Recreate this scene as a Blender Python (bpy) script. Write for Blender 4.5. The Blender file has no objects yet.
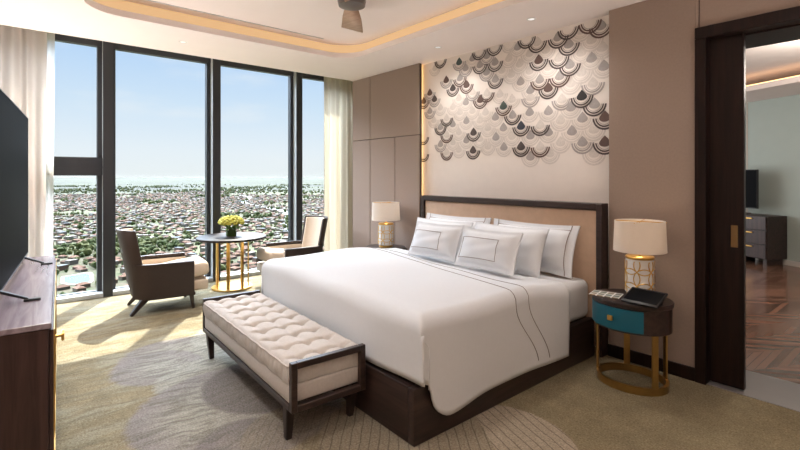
import bpy, bmesh, math, random
from mathutils import Vector, Matrix
C = bpy.context.scene.collection
PI = math.pi
rnd = random.Random(7)

# ------------------------------------------------------------------ node helpers
class S:
    """a scalar socket with arithmetic"""
    def __init__(s, nt, k): s.nt, s.k = nt, k
    def _m(s, op, *o, clamp=False):
        n = s.nt.nodes.new('ShaderNodeMath'); n.operation = op; n.use_clamp = clamp
        for i, a in enumerate((s,) + o):
            if isinstance(a, S): s.nt.links.new(a.k, n.inputs[i])
            else: n.inputs[i].default_value = a
        return S(s.nt, n.outputs[0])
    def __add__(s, o): return s._m('ADD', o)
    def __radd__(s, o): return s._m('ADD', o)
    def __sub__(s, o): return s._m('SUBTRACT', o)
    def __rsub__(s, o): return (s * -1.0) + o
    def __mul__(s, o): return s._m('MULTIPLY', o)
    def __rmul__(s, o): return s._m('MULTIPLY', o)
    def __truediv__(s, o): return s._m('DIVIDE', o)
    def sin(s): return s._m('SINE')
    def sqrt(s): return s._m('SQRT')
    def abs(s): return s._m('ABSOLUTE')
    def pow(s, p): return s._m('POWER', p)
    def frac(s): return s._m('FRACT')
    def floor(s): return s._m('FLOOR')
    def mod(s, p): return s._m('FLOORED_MODULO', p)
    def atan2(s, o): return s._m('ARCTAN2', o)
    def max(s, o): return s._m('MAXIMUM', o)
    def min(s, o): return s._m('MINIMUM', o)
    def lt(s, o): return s._m('LESS_THAN', o)
    def ramp(s, a, b):            # smooth 0..1 between a and b
        n = s.nt.nodes.new('ShaderNodeMapRange'); n.interpolation_type = 'SMOOTHSTEP'
        s.nt.links.new(s.k, n.inputs[0]); n.inputs[1].default_value = a; n.inputs[2].default_value = b
        if a > b:
            n.inputs[1].default_value = b; n.inputs[2].default_value = a
            n.inputs[3].default_value = 1; n.inputs[4].default_value = 0
        return S(s.nt, n.outputs[0])

class G:
    """a material graph"""
    def __init__(g, name):
        g.m = bpy.data.materials.new(name); g.m.use_nodes = True; g.nt = g.m.node_tree
        g.b = g.nt.nodes['Principled BSDF']; g.out = g.nt.nodes['Material Output']
    def xyz(g, kind='Object', scale=None, rot=None):
        if kind == 'World': k = g.nt.nodes.new('ShaderNodeNewGeometry').outputs['Position']
        else: k = g.nt.nodes.new('ShaderNodeTexCoord').outputs[kind]
        if scale or rot:
            m = g.nt.nodes.new('ShaderNodeMapping'); g.nt.links.new(k, m.inputs[0])
            if scale: m.inputs['Scale'].default_value = scale
            if rot: m.inputs['Rotation'].default_value = rot
            k = m.outputs[0]
        sp = g.nt.nodes.new('ShaderNodeSeparateXYZ'); g.nt.links.new(k, sp.inputs[0])
        return k, [S(g.nt, sp.outputs[i]) for i in range(3)]
    def vec(g, x, y, z=0.0):
        n = g.nt.nodes.new('ShaderNodeCombineXYZ')
        for i, a in enumerate((x, y, z)):
            if isinstance(a, S): g.nt.links.new(a.k, n.inputs[i])
            else: n.inputs[i].default_value = a
        return n.outputs[0]
    def noise(g, vec=None, scale=5, detail=3, rough=.5, dist=0):
        n = g.nt.nodes.new('ShaderNodeTexNoise'); n.inputs['Scale'].default_value = scale
        n.inputs['Detail'].default_value = detail; n.inputs['Roughness'].default_value = rough; n.inputs['Distortion'].default_value = dist
        if vec is not None: g.nt.links.new(vec, n.inputs['Vector'])
        return S(g.nt, n.outputs['Fac'])
    def mix(g, f, a, b, mode='MIX'):
        n = g.nt.nodes.new('ShaderNodeMix'); n.data_type = 'RGBA'; n.blend_type = mode
        for k, v in ((n.inputs[0], f), (n.inputs[6], a), (n.inputs[7], b)):
            if isinstance(v, S): g.nt.links.new(v.k, k)
            elif isinstance(v, (tuple, list)): k.default_value = (*v[:3], 1)
            elif isinstance(v, (int, float)): k.default_value = v
            else: g.nt.links.new(v, k)
        return n.outputs[2]
    def col(g, c):
        if isinstance(c, (tuple, list)): g.b.inputs['Base Color'].default_value = (*c[:3], 1)
        else: g.nt.links.new(c, g.b.inputs['Base Color'])
    def bump(g, h, strength=.3, dist=.01):
        n = g.nt.nodes.new('ShaderNodeBump'); n.inputs['Strength'].default_value = strength; n.inputs['Distance'].default_value = dist
        g.nt.links.new(h.k, n.inputs['Height']); g.nt.links.new(n.outputs[0], g.b.inputs['Normal'])
    def set(g, **kw):
        for k, v in kw.items(): g.b.inputs[k.replace('_', ' ').title().replace('Ior', 'IOR')].default_value = v
        return g

def srgb(r, g, b):
    f = lambda c: (c / 255 / 12.92) if c / 255 <= .04045 else ((c / 255 + .055) / 1.055) ** 2.4
    return (f(r), f(g), f(b))

def fabric(name, c, rough=.9, var=.06, scale=90, bump=.15):
    g = G(name); v, _ = g.xyz('Object'); n = g.noise(v, scale, 2)
    d = tuple(max(0, k * (1 - var * 2)) for k in c); e = tuple(min(1, k * (1 + var)) for k in c)
    g.col(g.mix(n, d, e)); g.set(roughness=rough); g.b.inputs['Specular IOR Level'].default_value = .25
    g.bump(n, bump, .003); return g.m

def wood(name, c, c2, rough=.35, axis=0, scale=1.0, spec=.5):
    g = G(name); sc = [14 * scale] * 3; sc[axis] = .9 * scale
    v, _ = g.xyz('Object', scale=tuple(sc)); n = g.noise(v, 2.2, 5, .6, .6)
    g.col(g.mix(n.ramp(.3, .72), c, c2)); g.set(roughness=rough); g.b.inputs['Specular IOR Level'].default_value = spec
    g.bump(n, .06, .003); return g.m

def plain(name, c, rough=.6, metal=0.0, var=.05, scale=6, spec=.5):
    g = G(name); v, _ = g.xyz('Object'); n = g.noise(v, scale, 2)
    g.col(g.mix(n, tuple(k * (1 - var) for k in c), tuple(min(1, k * (1 + var)) for k in c)))
    g.set(roughness=rough, metallic=metal); g.b.inputs['Specular IOR Level'].default_value = spec; return g.m

def emit(name, c, s):
    g = G(name); g.col((0, 0, 0)); g.b.inputs['Emission Color'].default_value = (*c, 1); g.b.inputs['Emission Strength'].default_value = s
    return g.m

# ------------------------------------------------------------------ materials
M = {}
M['ceiling'] = plain('ceiling_paint', (.89, .80, .76), .9, var=.02)
M['panel'] = fabric('wall_panel_cloth', (.315, .238, .195), .75, .05, 60, .08)
M['groove'] = plain('groove_dark', (.05, .035, .028), .8)
M['paper'] = plain('wallpaper_cream', (.80, .73, .675), .75, var=.03, scale=14)
M['far_wall'] = plain('far_wall_paint', (.42, .49, .455), .7, var=.03)
M['room_wall'] = plain('room_wall_paint', (.55, .47, .40), .8)
M['darkwood'] = wood('espresso_wood', (.015, .009, .008), (.034, .019, .015), .35, 2)
M['darkwood_x'] = wood('espresso_wood_along', (.019, .011, .0095), (.046, .026, .021), .38, 0)
M['darkwood_y'] = wood('espresso_wood_across', (.019, .0105, .009), (.044, .024, .019), .38, 1)
M['console'] = wood('walnut_console', (.022, .010, .009), (.060, .030, .028), .38, 2, .8)
M['console_top'] = wood('walnut_console_top', (.17, .13, .15), (.29, .235, .26), .25, 0, .8)
M['doorwood'] = wood('door_wood', (.008, .0038, .003), (.019, .0085, .0065), .4, 2, spec=.2)
M['frame_metal'] = plain('window_frame_metal', (.030, .032, .037), .45, .2)
M['frame_side'] = plain('window_frame_grey', (.42, .44, .44), .5, .0)
M['sill'] = plain('sill_stone', (.55, .58, .60), .5)
M['gold'] = plain('brushed_gold', (.72, .44, .13), .28, 1.0, .1, 30)
M['brass'] = plain('antique_brass', (.50, .32, .12), .3, 1.0, .1, 30)
M['cushion'] = fabric('linen_beige', (.545, .50, .46), .95, .07, 70, .2)
M['chair_in'] = fabric('chair_cream', (.66, .55, .44), .95, .05, 70, .15)
M['chair_out'] = fabric('chair_dark_leather', (.046, .032, .026), .5, .1, 120, .2)
M['white'] = fabric('white_cotton', (.685, .70, .72), .9, .015, 40, .05)
M['white2'] = fabric('white_cotton_sateen', (.68, .685, .70), .85, .015, 40, .05)
M['piping'] = fabric('taupe_piping', (.30, .255, .235), .9)
M['headboard'] = fabric('headboard_suede', (.60, .43, .31), .85, .07, 14, .06)
M['teal'] = plain('teal_lacquer', (.004, .10, .155), .32, 0, .15, 8)
M['black'] = plain('black_plastic', (.008, .008, .010), .4)
M['screen'] = plain('screen_glass', (.004, .0045, .006), .5, 0, .02, spec=.03)
M['screen_edge'] = plain('screen_edge_metal', (.10, .105, .12), .3, .8)
M['ceramic'] = plain('white_ceramic', (.80, .77, .72), .25)
M['carpet_threshold'] = plain('threshold_stone', (.20, .185, .18), .3)
M['bronze'] = plain('bronze_metal', (.17, .15, .14), .4, .4)
M['fanwood'] = wood('fan_blade_wood', (.40, .25, .17), (.52, .34, .24), .5, 0)
M['vaseglass'] = plain('green_vase', (.05, .09, .02), .15)
M['blossom'] = plain('yellow_blossom', (.50, .47, .085), .8, var=.25, scale=60)
M['leaf'] = plain('stem_green', (.16, .30, .04), .7, var=.3, scale=40)
M['table'] = wood('table_top_wood', (.013, .009, .008), (.028, .020, .017), .5, 0, spec=.12)
M['led'] = emit('led_strip_warm', (1.0, .58, .24), 3.5)
M['led_cove'] = emit('led_cove_diffuser', (1.0, .60, .29), .80)
M['led_wall'] = emit('led_strip_wall', (1.0, .60, .24), 9.0)
M['lens'] = emit('lamp_lens', (1.0, .95, .9), 1.1)
M['white_trim'] = plain('white_trim', (.75, .72, .68), .5)
M['grey_leg'] = plain('switch_gold', (.26, .17, .08), .35, .9)

def mat_shade():
    g = G('lampshade_linen'); v, _ = g.xyz('Object'); n = g.noise(v, 120, 2)
    g.col(g.mix(n, (.80, .75, .69), (.86, .82, .77))); g.set(roughness=.9)
    t = g.nt.nodes.new('ShaderNodeBsdfTranslucent'); t.inputs[0].default_value = (.85, .76, .66, 1)
    mx = g.nt.nodes.new('ShaderNodeMixShader'); mx.inputs[0].default_value = .4
    g.nt.links.new(g.b.outputs[0], mx.inputs[1]); g.nt.links.new(t.outputs[0], mx.inputs[2]); g.nt.links.new(mx.outputs[0], g.out.inputs[0])
    return g.m
M['shade'] = mat_shade()

def mat_curtain(name, c, trans, clear):
    g = G(name); v, _ = g.xyz('Object', scale=(1, 1, .05)); n = g.noise(v, 60, 2)
    g.col(g.mix(n, tuple(k * .93 for k in c), c)); g.set(roughness=.95); g.b.inputs['Specular IOR Level'].default_value = .1
    t = g.nt.nodes.new('ShaderNodeBsdfTranslucent'); t.inputs[0].default_value = (*c, 1)
    mx = g.nt.nodes.new('ShaderNodeMixShader'); mx.inputs[0].default_value = trans
    g.nt.links.new(g.b.outputs[0], mx.inputs[1]); g.nt.links.new(t.outputs[0], mx.inputs[2])
    tr = g.nt.nodes.new('ShaderNodeBsdfTransparent'); m2 = g.nt.nodes.new('ShaderNodeMixShader'); m2.inputs[0].default_value = clear
    g.nt.links.new(mx.outputs[0], m2.inputs[1]); g.nt.links.new(tr.outputs[0], m2.inputs[2]); g.nt.links.new(m2.outputs[0], g.out.inputs[0])
    return g.m
M['drape'] = mat_curtain('drape_beige', (.56, .50, .45), .45, .02)
M['sheer'] = mat_curtain('sheer_white', (.74, .72, .68), .5, .25)
M['sheer_cream'] = mat_curtain('sheer_cream', (.54, .475, .37), .5, .03)

def mat_glass():
    g = G('window_glass'); g.nt.nodes.remove(g.b)
    tr = g.nt.nodes.new('ShaderNodeBsdfTransparent'); tr.inputs[0].default_value = (.95, .97, .97, 1)
    gl = g.nt.nodes.new('ShaderNodeBsdfGlossy'); gl.inputs['Roughness'].default_value = .02; gl.inputs[0].default_value = (.9, .95, 1, 1)
    lw = g.nt.nodes.new('ShaderNodeLayerWeight'); lw.inputs[0].default_value = .08
    f = S(g.nt, lw.outputs['Fresnel']) * .18
    mx = g.nt.nodes.new('ShaderNodeMixShader'); g.nt.links.new(f.k, mx.inputs[0])
    g.nt.links.new(tr.outputs[0], mx.inputs[1]); g.nt.links.new(gl.outputs[0], mx.inputs[2]); g.nt.links.new(mx.outputs[0], g.out.inputs[0])
    return g.m
M['glass'] = mat_glass()

def mat_carpet():
    g = G('patterned_carpet'); P, (x, y, z) = g.xyz('World')
    big = g.noise(P, 1.3, 3, .55); mid = g.noise(P, 6, 4, .65); fine = g.noise(P, 95, 3, .75); tuft = g.noise(P, 30, 3, .7)
    w = (big - .5) * .35
    streak = g.noise(g.vec((x + w) * 26.0, (y + w) * 4.2, 0.0), 1.0, 4, .65, .5)
    soft = g.noise(g.vec((x + w) * 7.0, (y - w) * 2.0, 3.0), 1.0, 3, .6)
    c = g.mix(mid.ramp(.30, .72), (.235, .185, .098), (.335, .272, .150))
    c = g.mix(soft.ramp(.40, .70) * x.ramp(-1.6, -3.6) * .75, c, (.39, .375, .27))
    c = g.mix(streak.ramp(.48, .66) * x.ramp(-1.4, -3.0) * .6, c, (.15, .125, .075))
    c = g.mix(x.ramp(-2.3, -1.1) * .45, c, (.165, .122, .050))  # gold pattern tone, with the dim doorway side's shade mixed into the colour
    def dist(cx, cy, fray=.10):
        dx, dy = x - cx, y - cy
        return (dx * dx + dy * dy).sqrt() + (streak - .5) * fray + (big - .5) * .12
    def scale(c, cx, cy, r, edge, inside, k=.9):      # a big petal, lilac at its rim and pale within
        d = dist(cx, cy); m = d.ramp(r + .02, r - .03) * k
        cc = g.mix(d.ramp(r - .34, r - .02), inside, edge)
        cc = g.mix(streak.ramp(.42, .64) * .75, cc, (.15, .138, .118))
        return g.mix(m, c, cc)
    pale, lil = (.42, .41, .345), (.295, .265, .26)
    c = scale(c, -4.0, 1.05, .44, lil, pale); c = scale(c, -3.86, .86, .33, lil, pale); c = scale(c, -4.0, 1.9, .75, pale, pale); c = scale(c, -3.4, 1.15, .42, pale, pale)
    c = scale(c, -2.88, 1.12, .64, lil, pale); c = scale(c, -3.08, 1.42, .46, (.165, .14, .14), (.23, .205, .18)); c = scale(c, -2.45, .98, .27, (.20, .17, .17), (.30, .27, .22))
    # leaves with dark veins beside the bed
    def leaf(c, m, q, sp, col):
        v = ((q / sp).frac() - .5).abs().ramp(.10, .02)
        return g.mix(m, c, g.mix(v * .75, col, (.085, .062, .042)))
    q2 = x * .62 + y * .78 + (big - .5) * .12
    m2 = dist(-1.95, 1.72, .03).ramp(.52, .50); m3 = dist(-2.35, 1.25, .03).ramp(.34, .32)
    c = leaf(c, m3 * .5, q2 * 1.1, .05, (.27, .22, .145)); c = leaf(c, m2 * .9, q2, .052, (.32, .265, .185))
    q1 = x * .33 + y * .94 + (big - .5) * .10; n = x * .535 + y * .845 + (big - .5) * .04
    m1 = dist(-1.56, 2.0, .03).ramp(.44, .425) * n.ramp(.828, .836)
    c = leaf(c, m1 * .92, q1, .055, (.44, .365, .27))
    c = g.mix(fine.ramp(.25, .75), g.mix(.42, c, (0, 0, 0)), g.mix(.10, c, (1, .97, .9)))
    c = g.mix(tuft.ramp(.30, .70) * .22, c, (.10, .08, .05))
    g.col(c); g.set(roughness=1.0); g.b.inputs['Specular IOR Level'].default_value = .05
    g.bump(tuft * .6 + fine * .5 + streak * .5, .55, .012); return g.m
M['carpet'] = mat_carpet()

def mat_parquet():
    g = G('chevron_parquet'); P, (x, y, z) = g.xyz('World')
    a = math.radians(-27); ca, sa = math.cos(a), math.sin(a)
    u = x * ca + y * sa; v = y * ca - x * sa
    t = u / .55; tri = ((t.frac() - .5).abs() - .25) * .55 * 2.0
    k = (v + tri) / .11
    idn = k.floor() + (t * 2.0).floor() * 13.7
    wn = g.nt.nodes.new('ShaderNodeTexWhiteNoise'); wn.noise_dimensions = '1D'; g.nt.links.new(idn.k, wn.inputs['W'])
    r = S(g.nt, wn.outputs['Value'])
    gr = g.noise(g.vec(u * 3.0, k * 6.0), 3, 4, .6)
    c = g.mix(r, (.05, .022, .014), (.26, .13, .085)); c = g.mix(gr * .5, c, (.22, .125, .085))
    c = g.mix(k.frac().lt(.05), c, (.015, .008, .006))
    g.col(c); g.set(roughness=.16); return g.m
M['parquet'] = mat_parquet()

# ------------------------------------------------------------------ mesh builder
class MB:
    def __init__(s): s.bm = bmesh.new()
    def _apply(s, vs, loc=(0, 0, 0), rot=None, mat=0, faces=None):
        if rot is not None:
            R = rot if isinstance(rot, Matrix) else (Matrix.Rotation(rot[2], 3, 'Z') @ Matrix.Rotation(rot[1], 3, 'Y') @ Matrix.Rotation(rot[0], 3, 'X'))
            for v in vs: v.co = R @ v.co
        L = Vector(loc)
        for v in vs: v.co = v.co + L
        for f in {f for v in vs for f in v.link_faces}: f.material_index = mat
        return s
    def box(s, lo, hi, bev=0.0, seg=2, rot=None, mat=0, piv=None):
        """axis box lo..hi, bevelled, then turned about its own centre"""
        lo, hi = Vector(lo), Vector(hi); c = (lo + hi) / 2; d = hi - lo
        t = bmesh.new(); bmesh.ops.create_cube(t, size=1.0)
        for v in t.verts: v.co = Vector((v.co.x * d.x, v.co.y * d.y, v.co.z * d.z))
        if bev: bmesh.ops.bevel(t, geom=t.edges[:], offset=min(bev, .49 * min(d)), segments=seg, profile=.5, affect='EDGES')
        return s.take(t, c, rot, mat)
    def take(s, t, loc=(0, 0, 0), rot=None, mat=0):
        mp = {}
        for v in t.verts: mp[v] = s.bm.verts.new(v.co)
        for f in t.faces:
            try: s.bm.faces.new([mp[v] for v in f.verts])
            except ValueError: pass
        t.free(); return s._apply(list(mp.values()), loc, rot, mat)
    def cyl(s, p, r, h, n=32, r2=None, mat=0, rot=None, bev=0):
        t = bmesh.new(); bmesh.ops.create_cone(t, cap_ends=True, segments=n, radius1=r, radius2=r if r2 is None else r2, depth=h)
        if bev:
            ed = [e for e in t.edges if abs(e.verts[0].co.z - e.verts[1].co.z) < 1e-6]
            bmesh.ops.bevel(t, geom=ed, offset=bev, segments=2, affect='EDGES')
        for v in t.verts: v.co.z += h / 2
        return s.take(t, p, rot, mat)
    def bar(s, a, b, w, d=None, w2=None, mat=0, up=(0, 0, 1), bev=0):
        """a square bar from a to b, w x d at a and scaled by w2 at b"""
        a, b = Vector(a), Vector(b); z = (b - a).normalized(); u = Vector(up)
        if abs(z.dot(u)) > .98: u = Vector((0, 1, 0))
        x = u.cross(z).normalized(); y = z.cross(x); d = d or w; k = w2 or 1.0
        t = bmesh.new(); q = []
        for p, f in ((a, 1.0), (b, k)):
            for i, j in ((-1, -1), (1, -1), (1, 1), (-1, 1)): q.append(t.verts.new(p + x * (i * w / 2 * f) + y * (j * d / 2 * f)))
        for f in ((3, 2, 1, 0), (4, 5, 6, 7), (0, 1, 5, 4), (1, 2, 6, 5), (2, 3, 7, 6), (3, 0, 4, 7)): t.faces.new([q[i] for i in f])
        if bev: bmesh.ops.bevel(t, geom=t.edges[:], offset=bev, segments=2, affect='EDGES')
        return s.take(t, (0, 0, 0), None, mat)
    def tube(s, pts, r, n=8, closed=False, mat=0):
        pts = [Vector(p) for p in pts]; N = len(pts); rings = []; prev = None
        for i, p in enumerate(pts):
            a = pts[i - 1] if (i > 0 or closed) else p; b = pts[(i + 1) % N] if (i < N - 1 or closed) else p
            tg = (b - a).normalized()
            u = prev if prev is not None else (Vector((0, 0, 1)) if abs(tg.z) < .9 else Vector((1, 0, 0)))
            u = (u - tg * u.dot(tg)).normalized(); w = tg.cross(u); prev = u
            rr = r(i / max(1, N - 1)) if callable(r) else r
            rings.append([s.bm.verts.new(p + u * (math.cos(2 * PI * k / n) * rr) + w * (math.sin(2 * PI * k / n) * rr)) for k in range(n)])
        fs = []
        for i in range(N if closed else N - 1):
            A, B = rings[i], rings[(i + 1) % N]
            for k in range(n): fs.append(s.bm.faces.new((A[k], A[(k + 1) % n], B[(k + 1) % n], B[k])))
        if not closed: fs.append(s.bm.faces.new(rings[0][::-1])); fs.append(s.bm.faces.new(rings[-1]))
        for f in fs: f.material_index = mat
        return s
    def lathe(s, prof, n=40, loc=(0, 0, 0), sx=1.0, sy=1.0, mat=0):
        rows = []
        for r, z in prof:
            rows.append([s.bm.verts.new((loc[0] + r * sx * math.cos(2 * PI * k / n), loc[1] + r * sy * math.sin(2 * PI * k / n), loc[2] + z)) for k in range(n)] if r > 1e-6
                        else [s.bm.verts.new((loc[0], loc[1], loc[2] + z))])
        for A, B in zip(rows, rows[1:]):
            for k in range(n):
                a = [A[k % len(A)], A[(k + 1) % len(A)], B[(k + 1) % len(B)], B[k % len(B)]]
                u = []
                for v in a:
                    if v not in u: u.append(v)
                if len(u) > 2: s.bm.faces.new(u).material_index = mat
        return s
    def grid(s, P, nu, nv, closed_u=False, mat=0, skip=None, flip=False):
        V = [[s.bm.verts.new(P(i, j)) for j in range(nv)] for i in range(nu)]
        for i in range(nu if closed_u else nu - 1):
            for j in range(nv - 1):
                if skip and skip(i, j): continue
                q = (V[i][j], V[(i + 1) % nu][j], V[(i + 1) % nu][j + 1], V[i][j + 1])
                s.bm.faces.new(q[::-1] if flip else q).material_index = mat
        return s
    def prism(s, poly, z0, z1, mat=0):
        a = [s.bm.verts.new((x, y, z0)) for x, y in poly]; b = [s.bm.verts.new((x, y, z1)) for x, y in poly]
        n = len(poly); s.bm.faces.new(a[::-1]).material_index = mat; s.bm.faces.new(b).material_index = mat
        for i in range(n): s.bm.faces.new((a[i], a[(i + 1) % n], b[(i + 1) % n], b[i])).material_index = mat
        return s
    def quad(s, *p, mat=0):
        s.bm.faces.new([s.bm.verts.new(q) for q in p]).material_index = mat; return s
    def build(s, name, mats, parent=None, loc=None, smooth=35, doubles=False, solid=None, fix=True):
        if doubles: bmesh.ops.remove_doubles(s.bm, verts=s.bm.verts[:], dist=1e-5)
        loose = [v for v in s.bm.verts if not v.link_faces]
        if loose: bmesh.ops.delete(s.bm, geom=loose, context='VERTS')
        if fix: bmesh.ops.recalc_face_normals(s.bm, faces=s.bm.faces[:])
        me = bpy.data.meshes.new(name); s.bm.to_mesh(me); s.bm.free()
        for m in (mats if isinstance(mats, (list, tuple)) else [mats]): me.materials.append(m)
        if smooth:
            me.polygons.foreach_set('use_smooth', [True] * len(me.polygons)); me.set_sharp_from_angle(angle=math.radians(smooth))
        o = bpy.data.objects.new(name, me); C.objects.link(o)
        if loc is not None: o.location = loc
        if parent is not None: o.parent = parent
        if solid:
            md = o.modifiers.new('thickness', 'SOLIDIFY'); md.thickness = solid; md.offset = -1
        return o

def tag(o, label, cat, group=None, kind=None):
    o['label'] = label; o['category'] = cat
    if group: o['group'] = group
    if kind: o['kind'] = kind
    return o
def thing(name, loc, label, cat, rz=0.0, group=None):
    o = bpy.data.objects.new(name, None); C.objects.link(o); o.location = loc; o.rotation_euler = (0, 0, rz); o.empty_display_size = .1
    return tag(o, label, cat, group)
def struct(o, label=None, cat=None):
    o['kind'] = 'structure'
    if label: o['label'] = label
    if cat: o['category'] = cat
    return o
def copy_thing(r, loc, rz=None, label=None):
    c = r.copy(); C.objects.link(c); c.location = loc
    if rz is not None: c.rotation_euler = (0, 0, rz)
    if label: c['label'] = label
    for ch in list(r.children):
        d = ch.copy(); C.objects.link(d); d.parent = c
        for g in list(ch.children):
            e = g.copy(); C.objects.link(e); e.parent = d
    return c

# ------------------------------------------------------------------ room shell
YA, XS, XW, XG = 3.70, -5.40, -6.50, -6.67      # headboard wall, soffit edge, mullion front, glass
ZC, ZP = 2.79, 3.12                              # ceiling, curtain pocket ceiling
XR, YB, YC = 1.6, -.50, -2.2                     # walls beside and behind the camera

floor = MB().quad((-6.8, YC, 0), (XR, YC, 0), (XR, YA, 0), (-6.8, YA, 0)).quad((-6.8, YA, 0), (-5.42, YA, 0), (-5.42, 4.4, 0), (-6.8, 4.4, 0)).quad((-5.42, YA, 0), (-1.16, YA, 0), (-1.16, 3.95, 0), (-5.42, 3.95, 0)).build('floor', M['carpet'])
struct(floor, 'patterned carpet in olive, beige and grey lilac', 'floor')

# ceiling: lower ring, coffer with a rounded rim, pocket for the light strip, raised middle
CX0, CX1, CY0, CY1, CR = -4.47, -.95, .42, 3.0, .30
def rrect(x0, x1, y0, y1, r, n=10):
    p = []
    for cx, cy, a0 in ((x1 - r, y1 - r, 0), (x0 + r, y1 - r, 90), (x0 + r, y0 + r, 180), (x1 - r, y0 + r, 270)):
        for k in range(n + 1):
            a = math.radians(a0 + 90 * k / n); p.append((cx + r * math.cos(a), cy + r * math.sin(a)))
    return p
inner = rrect(CX0, CX1, CY0, CY1, CR)
def outer_at(i, q):                              # matching points on the outside of the ring
    x, y = q; cx, cy = (CX0 + CX1) / 2, (CY0 + CY1) / 2
    return x, y
b = MB(); bm = b.bm; N = len(inner)
lo = [bm.verts.new((x, y, ZC)) for x, y in inner]
def ring_to(zs, grow):
    return [bm.verts.new((x, y, zs)) for x, y in rrect(CX0 - grow, CX1 + grow, CY0 - grow, CY1 + grow, CR + grow)]
hi = ring_to(ZC + .055, 0); back = ring_to(ZC + .055, .06); up = ring_to(2.955, .06)
for A, B in ((lo, hi), (hi, back), (back, up)):
    for i in range(N): bm.faces.new((A[i], A[(i + 1) % N], B[(i + 1) % N], B[i]))
bm.faces.new(up)
corners = [bm.verts.new(p) for p in ((XR, YA, ZC), (XS, YA, ZC), (XS, YC, ZC), (XR, YC, ZC))]
n1 = 11
for c in range(4):
    seg = lo[c * n1:(c + 1) * n1]; k = corners[c]
    for i in range(n1 - 1): bm.faces.new((k, seg[i], seg[i + 1]))
    nx = lo[((c + 1) * n1) % N]; bm.faces.new((k, seg[-1], nx, corners[(c + 1) % 4]))
b.quad((XS, YC, ZC), (XS, 4.4, ZC), (XS, 4.4, ZP), (XS, YC, ZP)).quad((XS, YC, ZP), (XS, 4.4, ZP), (-6.8, 4.4, ZP), (-6.8, YC, ZP))
b.box((XS - .02, YA, ZC), (XR, YA + .6, ZC + .02))
ceiling = b.build('ceiling', M['ceiling'], smooth=30, fix=False)
struct(ceiling, 'pale ceiling with a raised, rounded tray lit by a warm strip', 'ceiling')
led = MB(); ra = [rrect(CX0 - .055 + e, CX1 + .055 - e, CY0 - .055 + e, CY1 + .055 - e, CR + .055 - e) for e in (0, .004)]
ld = [[led.bm.verts.new((x, y, z_)) for x, y in ra[k]] for k, z_ in ((0, 2.853), (0, 2.945), (1, 2.945), (1, 2.853))]
for k in range(4):
    A, B = ld[k], ld[(k + 1) % 4]
    for i in range(len(A)): led.bm.faces.new((A[i], A[(i + 1) % len(A)], B[(i + 1) % len(A)], B[i]))
led.build('light_strip', M['led_cove'], ceiling)
MB().box((-4.405, .75, 2.951), (-4.393, 2.62, 2.957)).build('air_slot', M['frame_side'], ceiling)

# headboard wall: recessed papered middle, cloth panels on both sides
wf = MB().box((-4.25, 3.80, 0), (-1.55, 3.95, ZC)).build('wall_feature', M['paper']); struct(wf, 'cream papered wall with a fish scale motif behind the bed', 'wall')

def panels(name, x0, x1, rects, y=YA):
    b = MB(); b.box((x0, y + .012, 0), (x1, y + .045, ZC), mat=1)
    for (a, c, z0, z1) in rects: b.box((a, y, z0), (c, y + .02, z1), .004, 1)
    return b.build(name, [M['panel'], M['groove']])
wl = panels('wall_panelled', -5.42, -4.03, [(-5.42, -5.008, 0, 1.937), (-5.42, -5.008, 1.945, ZC), (-5.0, -4.03, 1.945, ZC), (-5.0, -4.484, .09, 1.937), (-4.476, -4.03, .09, 1.937)])
struct(wl, 'taupe cloth wall panels with fine dark joints', 'wall')
MB().box((-5.42, YA + .1, 0), (-4.25, 4.5, ZC)).box((-4.25, 3.95, 0), (-4.0, 4.5, ZC)).build('wall_core', M['panel'], wl)
MB().box((-5.45, YA + .10, 0), (-5.42, 4.5, ZC)).build('wall_return', M['panel'], wl)
wr = panels('wall_right', -1.76, -1.14, [(-1.76, -1.14, .0, ZC)])
struct(wr, 'taupe cloth wall panel beside the dark doorway', 'wall')
b = MB(); b.box((-1.14, YA + .012, 2.49), (XR, YA + .10, ZC), mat=1); b.box((-1.115, YA, 2.49), (XR, YA + .02, ZC)); b.box((-1.14, YA, 2.49), (-1.122, YA + .02, ZC))
b.build('panel_above_door', [M['panel'], M['groove']], wr)
b = MB(); b.box((-1.55, YA + .10, 0), (-1.16, 4.19, ZC)); b.box((-1.16, YA + .10, 2.45), (XR, 4.19, ZC)); b.box((.5, YA, 0), (XR, 4.19, 2.45))
b.build('wall_core', M['panel'], wr)
MB().box((-4.125, YA + .062, .4), (-4.105, YA + .082, ZC - .02)).build('light_strip', M['led_wall'], wl)
bs = MB().box((-1.76, YA - .018, 0), (-1.14, YA - .001, .095), .003, 1).build('baseboard_right', M['doorwood']); struct(bs, 'dark baseboard under the taupe panel', 'baseboard')
bs = MB().box((-5.42, YA - .018, 0), (-4.03, YA - .001, .095), .003, 1).build('baseboard_back', M['doorwood']); struct(bs, 'dark baseboard under the jointed panels', 'baseboard')

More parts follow.
